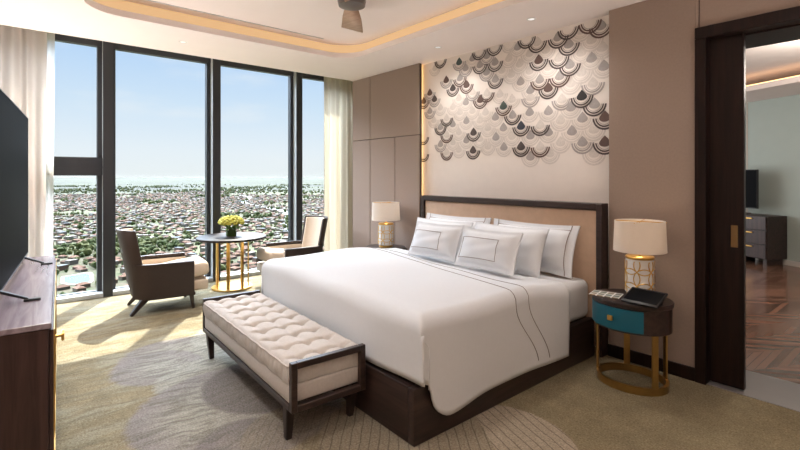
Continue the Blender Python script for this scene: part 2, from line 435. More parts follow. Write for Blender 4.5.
# wallpaper motif: drops and nested arcs, one mesh lying on the paper
MOT = """446.4,80,B,G 453,88,D,D 466.7,84.7,B,B 460,78,G,B 459.3,62,T,G 465.7,68,G,G 472.7,58,G,F 480,64.7,G,D 479.3,50.7,N,D 487,55.5,G,G 486.7,72,G,G
472.7,92,F,G 487,93,F,B 480.5,99.5,B,B 430,92.7,B,G 434.7,99,D,G 440.7,60,N,D 435,68,F,F 424,101,B,B 430,111,G,G 446.8,118,F,D 440.6,127,G,D 453,124,G,F
446.8,134.7,F,B 440.6,144,G,G 446.8,152,F,B 423.7,137,N,D 423.7,154,N,D 473.7,132.3,D,D 473.2,150.2,D,D 459,98,F,F 466,102,G,N 485.6,112,F,F 466.5,120.7,G,N
466.5,140,G,N 440.5,107.5,F,N 453,106.7,F,N 460,112,F,N 472.5,110.5,F,N 480,120,F,N 459,132,F,F 480,138.5,F,N 459,149.5,F,N 453,142,F,N 434,120,F,N
494.8,46,N,D 495.2,62,G,D 495.5,79,G,D 518,46.5,G,F 526.7,38,N,D 537.5,42,F,D 538.8,60,B,D 529.8,53,F,N 519.7,63.5,F,F 529.8,70.5,F,N 511.5,74,F,N 520.7,81.5,G,N
539.9,79.5,G,B 530.5,90,G,F 548.4,88,B,D 546,49.5,F,F 509.5,43,N,F 548.5,66.5,F,N 503.6,106,T,B 512.7,115,G,D 521.2,126,S,D 521.2,146.5,D,D 540.3,125,F,D 540.3,146.5,F,B
530.5,97,F,G 512,99,F,F 529.8,112,G,N 530.5,135.5,G,N 530.5,156.5,G,N 495.5,117,G,N 488,127.6,F,N 503.6,127.6,G,F 496,137,G,N 488,146,F,N 504,147,G,F 512,136,F,F
548.5,111,G,N 548.5,132,G,N 568.3,28,N,D 558.2,37,G,D 569,44,G,D 559,57.5,F,D 570,64.5,G,D 559.8,76,G,B 601,25.5,G,B 590,21.5,N,B 581,30,F,F 591.7,39.5,F,F 581.5,52,F,F
591.7,58,G,N 602.5,47,F,F 604,66,G,N 581.5,72,F,F 562,99,F,G 571,107,G,F 582,96,K,D 593,83,F,G 594.6,104,G,D 605,117,B,D 582.6,118,G,F 572,131,G,N 594,129,F,F 582.6,142,G,G
560.6,120,F,N 560.6,142,F,N 550,153,F,N 605,142,B,D 594,153,F,F 571,83,F,N 500,94,F,N 509,58,F,N 502,70,F,N"""
# the layout above was read off the wall with these proportions; here it becomes metres on the wall plane
th = math.radians(40.2)
def wall_xz(u, v):
    t = (u - 400) / 461.; rx = -math.cos(th) + math.sin(th) * t; ry = math.sin(th) + math.cos(th) * t
    k = 3.80 / ry; return rx * k, 1.45 + (176 - v) / 461. * k
TONES = ['F', 'G', 'B', 'D', 'T', 'S', 'K']
TC = {'F': (.63, .57, .525), 'G': (.36, .325, .31), 'B': (.115, .07, .06), 'D': (.075, .058, .055), 'T': (.06, .085, .075), 'S': (.035, .04, .055), 'K': (.022, .02, .022)}
b = MB()
yM = 3.7985
def poly_on_wall(pts, m, y):
    pts = [(x, z) for x, z in pts if z < ZC - .003 and x > -4.2]
    if len(pts) > 2:
        try: b.bm.faces.new([b.bm.verts.new((x, y, z)) for x, z in pts]).material_index = m
        except ValueError: pass
rows = []
for k, w in enumerate(MOT.split()):
    u, v, ft, at = w.split(','); cx, cz = wall_xz(float(u), float(v))
    if ft in 'NF': ft_ = ft
    R = .098 + .010 * (cx + 3.9) / 2.1
    if at == 'N': at = 'F'
    dep = lambda t_: yM - {'F': 0, 'G': .0006}.get(t_, .0012) - .000018 * (k % 23)
    if at != 'N':
        mi = TONES.index(at)
        rad = ((.85, 1.0, mi), (.66, .78, mi), (.55, .60, 1 if at in 'BDG' else 0))
        for r0, r1, m in rad:
            n = 14
            for i in range(n):
                a0, a1 = [math.radians(-176 + 172 * (i + e) / n) for e in (0, 1)]
                poly_on_wall([(cx + R * r * math.cos(a), cz + R * r * math.sin(a)) for r, a in ((r0, a0), (r1, a0), (r1, a1), (r0, a1))], m, dep(TONES[m]))
    if ft != 'N':
        mi = TONES.index(ft); pts = [(cx, cz + .52 * R), (cx + .26 * R, cz + .26 * R)]
        for i in range(11):
            a = math.radians(14 - 208 * i / 10); pts.append((cx + .46 * R * math.cos(a), cz - .08 * R + .29 * R * math.sin(a)))
        pts.append((cx - .26 * R, cz + .26 * R)); poly_on_wall(pts, mi, dep(ft) - .0003)
tm = []
for t in TONES:
    g = G('motif_ink'); v, _ = g.xyz('Object'); n = g.noise(v, 55, 3, .7); c = TC[t]
    g.col(g.mix(n, tuple(k * .8 for k in c), tuple(k * 1.25 for k in c))); g.set(roughness=.7); tm.append(g.m)
mo = b.build('printed_motif', tm, wf, smooth=0, fix=False)

# window wall
def bay(name, y0, y1, transom, lab):
    b = MB(); f = .05
    for a, c in ((y0, y0 + f), (y1 - f, y1)): b.box((XG - .03, a, .05), (XG + .05, c, ZP), mat=0)
    b.box((XG - .03, y0, 3.02), (XG + .06, y1, ZP)); b.box((XG - .03, y0, .0), (XG + .03, y1, .06))
    if transom: b.box((XG - .03, y0, 1.455), (XG + .09, y1, 1.675), .008, 1); b.box((XG + .02, y0, 1.545), (XG + .10, y1, 1.56), 0)
    w = b.build(name, M['frame_metal']); struct(w, lab, 'window')
    MB().box((XG - .004, y0 + .01, .04), (XG + .004, y1 - .01, 3.03)).build('pane', M['glass'], w)
    MB().box((XG + .03, y0, 0), (XW, y1, .05), .004, 1).build('sill', M['sill'], w)
    return w
MY = [-1.635, -.365, .897, 2.178, 3.443, 4.42]
labs = ['window bay behind the television wall', 'window bay with a heavy dark transom beside the pale drape', 'wide window bay behind the chair with its back turned', 'window bay behind the round table', 'narrow window bay next to the cream curtain']
for i in range(5): bay('window_%d' % (i + 1), MY[i] + .045, MY[i + 1] - .045, i == 1, labs[i])
for i, y in enumerate(MY):
    b = MB(); b.box((XW - .015, y - .052, 0), (XW, y + .052, ZP), .004, 1); b.box((XG - .06, y - .045, 0), (XW - .015, y + .045, ZP), 0, mat=1)
    struct(b.build('trim_%d' % (i + 1), [M['frame_metal'], M['frame_side']]), 'dark vertical window mullion', 'mullion')
wn = MB().box((-6.9, 4.42, 0), (-5.42, 4.5, ZP)).build('wall_niche', M['room_wall']); struct(wn)
wt = MB().box((-6.8, YB - .12, 0), (-2.3, YB, ZP)).build('wall_television', M['panel']); struct(wt, 'taupe wall behind the television console', 'wall')
b = MB(); b.box((-2.42, YC, 0), (-2.3, YB - .12, ZC)); b.box((-2.42, YC - .1, 0), (XR, YC, ZC)); struct(b.build('wall_entry', M['room_wall']))
struct(MB().box((XR, YC - .1, 0), (XR + .1, 4.19, ZC)).build('wall_side', M['room_wall']))

# doorway and sliding leaf
b = MB()
b.box((-1.14, YA - .022, 0), (-1.072, YA + .10, 2.4095), .003, 1); b.box((-1.14, YA - .022, 2.41), (.5, YA + .10, 2.49), .003, 1); b.box((.43, YA - .022, 0), (.5, YA + .1, 2.41), .003, 1)
b.box((-1.16, 3.93, 0), (-1.09, 4.20, 2.40)); b.box((-1.16, YA + .10, 2.40), (.5, 4.20, 2.46)); b.box((-1.16, YA + .1, 0), (-1.145, 3.93, 2.40))
fr = b.build('door_1', M['doorwood']); struct(fr, 'dark wood door surround with a deep head', 'doorway')
b = MB(); b.box((-1.085, YA + .055, .012), (-.872, YA + .0995, 2.41), .003, 1)
lf = b.build('sliding_panel', M['doorwood'], fr); lf['label'] = 'dark sliding door leaf standing half open'
MB().box((-.945, YA + .049, 0.965), (-.905, YA + .056, 1.115), .002, 1).build('pull_plate', M['grey_leg'], lf)
tr = MB().box((-1.09, YA, -.02), (.45, 4.19, .004)).build('trim_7', M['carpet_threshold']); struct(tr, 'grey stone threshold in the doorway', 'threshold')

# the next room
P1, D1 = Vector((-2.30, 10.0, 0)), Vector((.888, -.459, 0)); NB = Vector((-.459, -.888, 0))    # far wall runs along D1, NB points to the viewer
def far(a, n_, z): p = P1 + D1 * a + NB * n_; return (p.x, p.y, z)
fl = MB().quad((-6.5, 4.19, 0), (4, 4.19, 0), (4, 13, 0), (-6.5, 13, 0)).build('floor_next_room', M['parquet']); struct(fl, 'glossy dark chevron parquet beyond the doorway', 'floor')
b = MB(); b.quad(far(-5, 0, 0), far(6, 0, 0), far(6, 0, 3.0), far(-5, 0, 3.0)); wfar = b.build('wall_next_room', M['far_wall']); struct(wfar, 'grey green wall of the room beyond the doorway', 'wall')
MB().quad(far(.02, .004, .0), far(.045, .004, .0), far(.045, .004, 2.75), far(.02, .004, 2.75)).build('wall_joint', M['room_wall'], wfar)
struct(MB().bar(far(-5, .012, .04), far(6, .012, .04), .02, .08).build('baseboard_next_room', M['white_trim']))
b = MB(); b.quad((-6.5, 4.19, 3.0), (4, 4.19, 3.0), (4, 13, 3.0), (-6.5, 13, 3.0))
for a0, a1 in ((-5, 6),):
    p = [far(a0, 0, 2.75), far(a1, 0, 2.75), far(a1, 1.05, 2.75), far(a0, 1.05, 2.75)]; b.quad(*p); b.quad(far(a0, 1.05, 2.75), far(a1, 1.05, 2.75), far(a1, 1.05, 2.83), far(a0, 1.05, 2.83)); b.quad(far(a0, 0, 2.83), far(a1, 0, 2.83), far(a1, 1.05, 2.83), far(a0, 1.05, 2.83))
cn = b.build('ceiling_next_room', M['ceiling'], fix=False); struct(cn, 'stepped ceiling of the next room with a warm cove light', 'ceiling')
MB().tube([far(-4, .95, 2.85), far(5, .95, 2.85)], .012, 6).build('light_strip', M['led'], cn)
b = MB(); b.quad((-6.5, 4.19, 0), (-6.5, 13, 0), (-6.5, 13, 3), (-6.5, 4.19, 3)); b.quad((4, 4.19, 0), (4, 13, 0), (4, 13, 3), (4, 4.19, 3)); struct(b.build('wall_next_room_sides', M['room_wall']))
b = MB(); b.quad((-6.5, 4.5, 0), (-1.2, 4.5, 0), (-1.2, 4.5, 3), (-6.5, 4.5, 3)); b.quad((XR, 4.195, 0), (4, 4.195, 0), (4, 4.195, 3), (XR, 4.195, 3)); b.box((-1.2, 4.185, 2.46), (XR, 4.20, 3.0)); struct(b.build('wall_next_room_front', M['room_wall']))

rz_far = math.atan2(D1.y, D1.x)
dr = thing('drawer_chest', far(.44, .25, 0), 'dark wood drawer chest against the grey green wall beyond the doorway', 'chest of drawers', rz_far)
MB().box((-.30, -.19, .10), (.30, .22, .80), .006, 1).box((-.26, -.15, 0), (-.20, .18, .10)).box((.20, -.15, 0), (.26, .18, .10)).build('body', M['darkwood_x'], dr)
for z in (.115, .345, .575):
    d_ = MB().box((-.285, -.205, z), (.285, -.19, z + .215), .004, 1).build('drawer', M['console'], dr)
    MB().box((-.07, -.225, z + .165), (.07, -.205, z + .185), .004, 1).build('handle', M['gold'], d_)
t2 = thing('television', far(.11, .26, .80), 'small black television standing on the drawer chest in the next room', 'television', rz_far)
MB().box((-.33, -.02, .10), (.33, .02, .76), .005, 1).build('casing', M['black'], t2)
MB().box((-.32, -.024, .115), (.32, -.019, .75)).build('screen', M['screen'], t2)
MB().box((-.03, -.015, .02), (.03, .015, .11)).box((-.14, -.09, 0), (.14, .09, .02), .005, 1).build('stand', M['bronze'], t2)

# ceiling fittings
def downlight(x, y, lab, w=30, z=ZC):
    t = thing('downlight', (x, y, z), lab, 'downlight', 0, 'recessed ceiling downlights')
    MB().lathe([(.026, -.002), (.036, -.004), (.04, -.001), (.04, .0)], 24).build('trim_ring', M['white_trim'], t)
    MB().lathe([(0, -.0015), (.026, -.0015)], 20).build('lens', M['lens'], t)
    return t
downlight(-3.41, 3.40, 'recessed downlight over the wallpaper near the jointed panels')
downlight(-2.285, 3.40, 'recessed downlight over the wallpaper near the doorway panel')
downlight(-4.92, 1.318, 'recessed downlight in the ceiling near the window soffit')

fan = thing('ceiling_fan', (-2.91, 1.98, 2.975), 'bronze ceiling fan with brown wooden blades hanging in the ceiling tray', 'ceiling fan')
MB().lathe([(0, -.018), (.06, -.018), (.06, -.05), (.016, -.07), (.016, -.16), (0, -.16)], 24).build('downrod', M['bronze'], fan)
MB().lathe([(0, -.15), (.07, -.15), (.105, -.17), (.108, -.20), (.10, -.235), (.06, -.25), (0, -.25)], 32).build('motor', M['bronze'], fan)
aw = math.atan2(.645, -.764) + .10
for k in range(2):
    a = aw + k * PI; b = MB(); ux, uy = math.cos(a), math.sin(a); vx, vy = -uy, ux
    q = [];
    for r_, w_ in ((.10, .050), (.30, .075), (.62, .095)):
        for s_, dz in ((1, .022), (-1, -.022)):
            q.append((ux * r_ + vx * s_ * w_, uy * r_ + vy * s_ * w_, -.222 + dz))
    V = [b.bm.verts.new(p) for p in q]
    for i in (0, 2): b.bm.faces.new((V[i], V[i + 1], V[i + 3], V[i + 2]))
    b.build('blade', M['fanwood'], fan, solid=.012)

# ------------------------------------------------------------------ curtains
def curtain(name, pts_y, x, z0, z1, mat, amp, per, lab, seed, loc):
    r = random.Random(seed); y0, y1 = pts_y; n = int((y1 - y0) / .008) + 1; ph = r.random() * 6
    off = [r.uniform(-.25, .25) for _ in range(60)]
    def P(i, j):
        y = y0 + (y1 - y0) * i / (n - 1); s_ = (y - y0) / per; z = z0 + (z1 - z0) * j / 11
        k = int(s_); w = amp * (1 + .5 * off[k % 60]) * math.sin(2 * PI * s_ + ph + off[(k + 7) % 60])
        w *= .75 + .25 * math.cos(3 * (z - z0) / (z1 - z0))
        return (x + w, y + .012 * math.sin(2 * PI * s_ * .5 + 2 * z / 3), z)
    b = MB(); b.grid(P, n, 12); o = b.build(name, mat, None, smooth=80)
    o.data.transform(Matrix.Translation(-Vector(loc))); o.location = loc
    return tag(o, lab, 'curtain')
curtain('drape_curtain', (-.45, .29), -6.22, .01, 3.1, M['drape'], .055, .13, 'heavy beige drape gathered behind the television', 3, (-6.22, -.1, 0))
curtain('sheer_curtain', (-.10, .372), -6.42, .01, 3.1, M['sheer'], .03, .085, 'white sheer curtain at the edge of the beige drape', 5, (-6.4, 0, 0))
curtain('sheer_curtain', (3.70, 4.36), -6.25, .01, 3.1, M['sheer_cream'], .05, .105, 'sunlit cream curtain gathered beside the jointed wall panels', 8, (-6.25, 4, 0))

# ------------------------------------------------------------------ bed
BX0, BX1, BYF, BYB = -3.88, -1.83, 1.645, 3.60
def skew(o, k=.018, y1=3.4):                     # the foot of the bed stands slightly out of square
    for v in o.data.vertices:
        v.co.y += k * (BX1 - (v.co.x + o.location.x if o.parent is None else v.co.x + bed_x)) * max(0, min(1, (y1 - v.co.y - bed_y) / 1.8))
bed_x, bed_y = -2.81, 2.6
bed = thing('bed', (bed_x, bed_y, 0), 'king size bed with a dark wood base and a tan framed headboard', 'bed')
def L(p): return (p[0] - bed_x, p[1] - bed_y, p[2])
MB().box(L((BX1 - .055, BYF, .0)), L((BX1, BYB, .305)), .006, 2).build('side_rail', M['darkwood_y'], bed)
skew(MB().box(L((BX0, BYF, .0)), L((BX0 + .055, BYB, .305)), .006, 2).build('side_rail', M['darkwood_y'], bed))
skew(MB().box(L((BX0 + .055, BYF, 0)), L((BX1 - .055, BYF + .05, .305)), .006, 2).build('foot_rail', M['darkwood_x'], bed))
MB().box(L((BX0 + .06, BYF + .10, .18)), L((BX1 - .06, BYB - .01, .304))).build('slat_platform', M['darkwood_x'], bed)
HX0, HX1, HZ = -3.895, -1.768, 1.228
b = MB(); b.box(L((HX0, BYB, 0)), L((HX0 + .05, BYB + .11, HZ)), .004, 1); b.box(L((HX1 - .05, BYB, 0)), L((HX1, BYB + .11, HZ)), .004, 1); b.box(L((HX0 + .05, BYB, HZ - .055)), L((HX1 - .05, BYB + .11, HZ)), .004, 1)
b.build('headboard_frame', M['darkwood_x'], bed)
MB().box(L((HX0 + .052, BYB + .022, .2)), L((HX1 - .052, BYB + .10, HZ - .057)), .012, 2).build('headboard_panel', M['headboard'], bed)

mat_o = MB().box((BX0 + .07, BYF + .12, .306), (BX1 - .025, BYB - .012, .618), .06, 5).build('mattress', M['white2'], smooth=60)
mat_o.data.transform(Matrix.Translation((2.81, -2.6, -.306))); mat_o.location = (-2.81, 2.6, .306)
tag(mat_o, 'white sheeted mattress lying in the dark bed base', 'mattress')

DX0, DX1, DYF, DR = -3.912, -1.795, 1.662, .09
def smooth01(a, b_, x):
    t = max(0, min(1, (x - a) / (b_ - a))); return t * t * (3 - 2 * t)
def prof(d, r=DR):
    if d <= 0: return d, 0.0
    if d < PI * r / 2: return r * math.sin(d / r), r * (1 - math.cos(d / r))
    return r, r + d - PI * r / 2
def duvet(sx, ty, lift=0.0):
    ox = oy = 0; dl = dr_ = df = 0
    x = sx
    if sx > DX1 - DR: o_, dr_ = prof(sx - (DX1 - DR)); x = DX1 - DR + o_ + lift
    elif sx < DX0 + DR: o_, dl = prof((DX0 + DR) - sx); x = DX0 + DR - o_ - lift
    y = ty
    if ty < DYF + DR: o_, df = prof((DYF + DR) - ty); y = DYF + DR - o_ - lift * .5
    top = .70 + .030 * smooth01(-2.6, -3.7, x) - .055 * smooth01(2.55, 3.17, y)
    top += .006 * math.sin(3.1 * x + 1.3) * math.sin(2.3 * y) + .003 * math.sin(9 * x + 4 * y) + .004 * math.sin(5 * y - 7 * x)
    dx = max(dl, dr_)
    z = top + lift - (dx ** 4 + df ** 4) ** .25
    k = max(0, dr_ - DR)
    if k: x += .010 * math.sin(7 * y + 1) * k / .4 + .03 * k * smooth01(2.1, 1.62, y)
    if k: y += .060 * smooth01(.0, .10, k) * smooth01(2.3, DYF, y)
    if df > DR: y += .008 * math.sin(6 * x) * (df - DR) / .3
    y += .018 * (BX1 - x) * max(0, min(1, (3.4 - y) / 1.8))
    return (x, y, z)
def hang_z(y):
    z = .155 + .008 * math.sin(4.5 * y) - .036 * smooth01(2.25, 1.78, y)
    d = y - DYF
    if d < .17: t = 1 - max(0, d) / .17; z += .17 * (1 - math.sqrt(max(0, 1 - t * t)))
    return z
def spaced(a, c, n): return [a + (c - a) * i / n for i in range(n)]
q = PI * DR / 2
SX = spaced(DX0 + DR - q - .29, DX0 + DR - q, 6) + spaced(DX0 + DR - q, DX0 + DR, 6) + spaced(DX0 + DR, DX1 - DR, 44) + spaced(DX1 - DR, DX1 - DR + q, 7)
nr = len(SX); HN = 16; SX += [None] * (HN + 1)
TY = spaced(DYF + DR - q - .280, DYF + DR - q, 8) + spaced(DYF + DR - q, DYF + DR, 7) + spaced(DYF + DR, 3.17, 48) + [3.17]
def duvet_ij(i, j):
    ty = TY[j]
    if SX[i] is None:
        yy = max(DYF, ty); drop = .70 - hang_z(yy) - DR; return duvet(DX1 - DR + q + drop * (i - nr) / HN, max(ty, DYF + DR - q))
    return duvet(SX[i], ty)
b = MB(); b.grid(duvet_ij, len(SX), len(TY), skip=lambda i, j: j < 8 and (i >= nr or i < 6))
zc = [duvet(DX1 - DR + q, TY[j]) for j in range(9)]
def wrap(i, j):
    x, y, z = zc[j]; s_ = .085 * i / 8
    return (x - .016 * min(1, s_ / .02), y + s_, z + .006 * math.sin(i))
b.grid(wrap, 9, 9)
dv = b.build('duvet', M['white'], None, smooth=60, doubles=False, solid=.016)
dv.data.transform(Matrix.Translation((2.81, -2.6, 0))); dv.location = (-2.81, 2.6, 0)
tag(dv, 'smooth white duvet draped over the bed with two thin dark lines', 'duvet')
b = MB()
for y0, m in ((2.50, .17), (2.64, .165)):
    pts = []
    for k in range(60):
        sx = -3.94 + (DX1 - DR + q + 3.94) * k / 59; pts.append(duvet(sx, y0 + m * (-1.75 - max(sx, -3.5)), .003))
    for k in range(1, 26):
        d = .475 * k / 25; pts.append(duvet(DX1 - DR + q + d * .86, y0 + .24 * smooth01(0, .5, d) + .0, .003))
    b.tube(pts, .0019, 6)
pp = b.build('piping', M['piping'], dv); pp.location = (2.81, -2.6, 0)
pp['label'] = 'two thin dark lines across the duvet'

# pillows
def pillow_mesh(w, h, t, flange):
    b = MB(); n = 26
    def P(sg):
        def f(i, j):
            u, v = -1 + 2 * i / (n - 1), -1 + 2 * j / (n - 1)
            fu, fv = 1 - flange / (w / 2), 1 - flange / (h / 2)
            a, c = min(1, abs(u) / fu), min(1, abs(v) / fv)
            k = max(0, (1 - a ** 2.6) * (1 - c ** 2.6)) ** .5
            x = u * w / 2 * (1 - .045 * (1 - v * v)) ; z = v * h / 2 * (1 - .075 * (1 - u * u))
            wr = .004 * math.sin(6 * u + 3 * v) * k + .003 * math.sin(11 * v - 5 * u) * k
            return (x, sg * (t * k + .006) + wr, z + h / 2)
        return f
    b.grid(P(-1), n, n); b.grid(P(1), n, n, flip=True)
    E = [(i, 0) for i in range(n)] + [(n - 1, j) for j in range(1, n)] + [(i, n - 1) for i in range(n - 2, -1, -1)] + [(0, j) for j in range(n - 2, 0, -1)]
    for k in range(len(E)):
        a, c = E[k], E[(k + 1) % len(E)]
        b.quad(P(-1)(*a), P(-1)(*c), P(1)(*c), P(1)(*a))
    return b, P(-1), n
def pillow(name, x, y, z, w, h, t, lean, rz, flange, border, lab, mat='white', lines=None):
    b, P, n = pillow_mesh(w, h, t, flange)
    o = b.build(name, M[mat], None, smooth=70, doubles=True); o.location = (x, y, z); o.rotation_euler = (lean, 0, rz); tag(o, lab, 'pillow', 'pillows against the headboard')
    if border:
        x0, x1, y0, y1 = border; pts = []
        def at(u, v): p = P((u + 1) / 2 * (n - 1), (v + 1) / 2 * (n - 1)); return (p[0], p[1] - .002, p[2])
        if lines == 'side':
            for uu in (x0, x1):
                pass
            b2 = MB()
            b2.tube([at(x0, -.99 + 1.98 * k / 24) for k in range(25)], .003, 6); b2.tube([at(x1, -.99 + 1.98 * k / 24) for k in range(25)], .004, 6); b2.tube([at(x0 + (x1 - x0) * k / 30, y1) for k in range(31)], .004, 6)
        else:
            for k in range(24): pts.append(at(x0 + (x1 - x0) * k / 24, y0))
            for k in range(16): pts.append(at(x1, y0 + (y1 - y0) * k / 16))
            for k in range(24): pts.append(at(x1 - (x1 - x0) * k / 24, y1))
            for k in range(16): pts.append(at(x0, y1 - (y1 - y0) * k / 16))
            b2 = MB(); b2.tube(pts, .0025, 6, True)
        b2.build('piping', M['piping'], o)
    return o
LN = -.30
pillow('pillow', -3.28, 3.425, .632, .88, .43, .085, LN, .02, .05, (-.86, .86, -.8, .80), 'large white pillow with dark trim against the headboard, behind the others by the far lamp', lines='side')
pillow('pillow', -2.365, 3.425, .632, .885, .43, .085, LN, -.02, .05, (-.86, .86, -.8, .80), 'large white pillow with dark trim against the headboard, nearest the teal nightstand', lines='side')
pillow('pillow', -3.26, 3.20, .634, .76, .40, .085, LN - .05, .02, .02, None, 'plain white pillow sandwiched behind the small bordered pillow by the far lamp')
pillow('pillow', -2.46, 3.195, .636, .78, .41, .085, LN - .05, -.02, .02, None, 'plain white pillow sandwiched behind the small bordered pillow nearest the teal nightstand')
pillow('pillow', -3.085, 2.975, .690, .60, .34, .075, LN - .08, .04, .03, (-.93, .40, -.60, .42), 'small white pillow with a dark rectangle, in front by the far lamp')
pillow('pillow', -2.435, 2.935, .684, .605, .345, .075, LN - .08, .02, .03, (-.93, .48, -.60, .46), 'small white pillow with a dark rectangle, in front nearest the teal nightstand')

# ------------------------------------------------------------------ bench at the foot of the bed
BL, BW = 1.67, .47
bn = thing('bench', (-3.052, 1.397, 0), 'tufted beige bench with a dark wood frame at the foot of the bed', 'bench', math.radians(-2.0))
h = BL / 2; w = BW / 2
for s_ in (-1, 1):
    b = MB(); x0, x1 = sorted((s_ * h, s_ * (h - .035)))
    b.box((x0, -w, .19), (x1, -w + .035, .455), .003, 1); b.box((x0, w - .035, .19), (x1, w, .455), .003, 1)
    b.box((x0, -w + .035, .42), (x1, w - .035, .455), .003, 1); b.box((x0, -w + .035, .19), (x1, w - .035, .225), .003, 1)
    b.build('end_frame', M['darkwood_y'], bn)
b = MB(); b.box((-h + .036, -w, .19), (h - .036, -w + .035, .225), .003, 1); b.box((-h + .036, w - .035, .19), (h - .036, w, .225), .003, 1)
b.build('long_rail', M['darkwood_x'], bn)
for sx in (-1, 1):
    for sy in (-1, 1):
        MB().bar((sx * (h - .10), sy * (w - .03), .19), (sx * (h - .125), sy * (w - .035), 0), .055, .05, .68, bev=.003).build('leg', M['darkwood'], bn)
MB().box((-h + .037, -w + .004, .226), (h - .037, w - .004, .325), .014, 3).build('upholstered_base', M['cushion'], bn)
TX = [(-h + .037) + (BL - .074) * (k + .5) / 9 for k in range(9)]; TYv = [-.135, 0, .135]
nx, ny = 150, 50; x0c, x1c, y0c, y1c = -h + .040, h - .040, -w + .002, w - .002
def cush(i, j):
    u, v = i / (nx - 1), j / (ny - 1); x = x0c + (x1c - x0c) * u; y = y0c + (y1c - y0c) * v
    z = .424
    e = min(u * (x1c - x0c), (1 - u) * (x1c - x0c), v * (y1c - y0c), (1 - v) * (y1c - y0c))
    if e < .03: z -= .022 * (1 - math.sqrt(max(0, 1 - (1 - e / .03) ** 2)))
    z += .022
    for ty in TYv:
        dy = (y - ty) / .03; row = math.exp(-dy * dy)
        z -= .013 * row
        for tx in TX:
            dx = x - tx
            if abs(dx) < .12:
                z -= .040 * math.exp(-(dx * dx + (y - ty) ** 2) / (.024 ** 2))
    for tx in TX:
        dx = (x - tx) / .016
        if abs(dx) < 4: z -= .018 * math.exp(-dx * dx) * min(1, e / .05)
    z += .002 * math.sin(40 * x + 23 * y)
    return (x, y, z)
b = MB(); b.grid(cush, nx, ny)
ring = [cush(i, 0) for i in range(nx)] + [cush(nx - 1, j) for j in range(1, ny)] + [cush(i, ny - 1) for i in range(nx - 2, -1, -1)] + [cush(0, j) for j in range(ny - 2, 0, -1)]
R = len(ring); cx_ = [v for v in ring]
def side(i, j):
    x, y, z = ring[i % R]; t = j / 5; bul = .006 * math.sin(PI * t) + .004 * math.sin(i * 1.1) * math.sin(PI * t) + .002 * math.sin(i * .37 + j)
    return (x * (1 + bul / h), y * (1 + bul / w), z + (.328 - z) * t)
b.grid(side, R, 6, True)
cu = b.build('seat_cushion', M['cushion'], bn, smooth=70, doubles=True)
MB().tube([(x, y * 1.006, z + .001) for x, y, z in ring[::2]], .0055, 6, True).build('piping', M['cushion'], cu)
bt0 = None
for tx in TX:
    for ty in TYv:
        if bt0 is None: bt0 = bt = MB().lathe([(0, .004), (.009, .002), (.011, -.004)], 10).build('tuft_button', M['cushion'], cu)
        else: bt = bt0.copy(); C.objects.link(bt); bt.parent = cu
        bt.location = (tx, ty, .389)

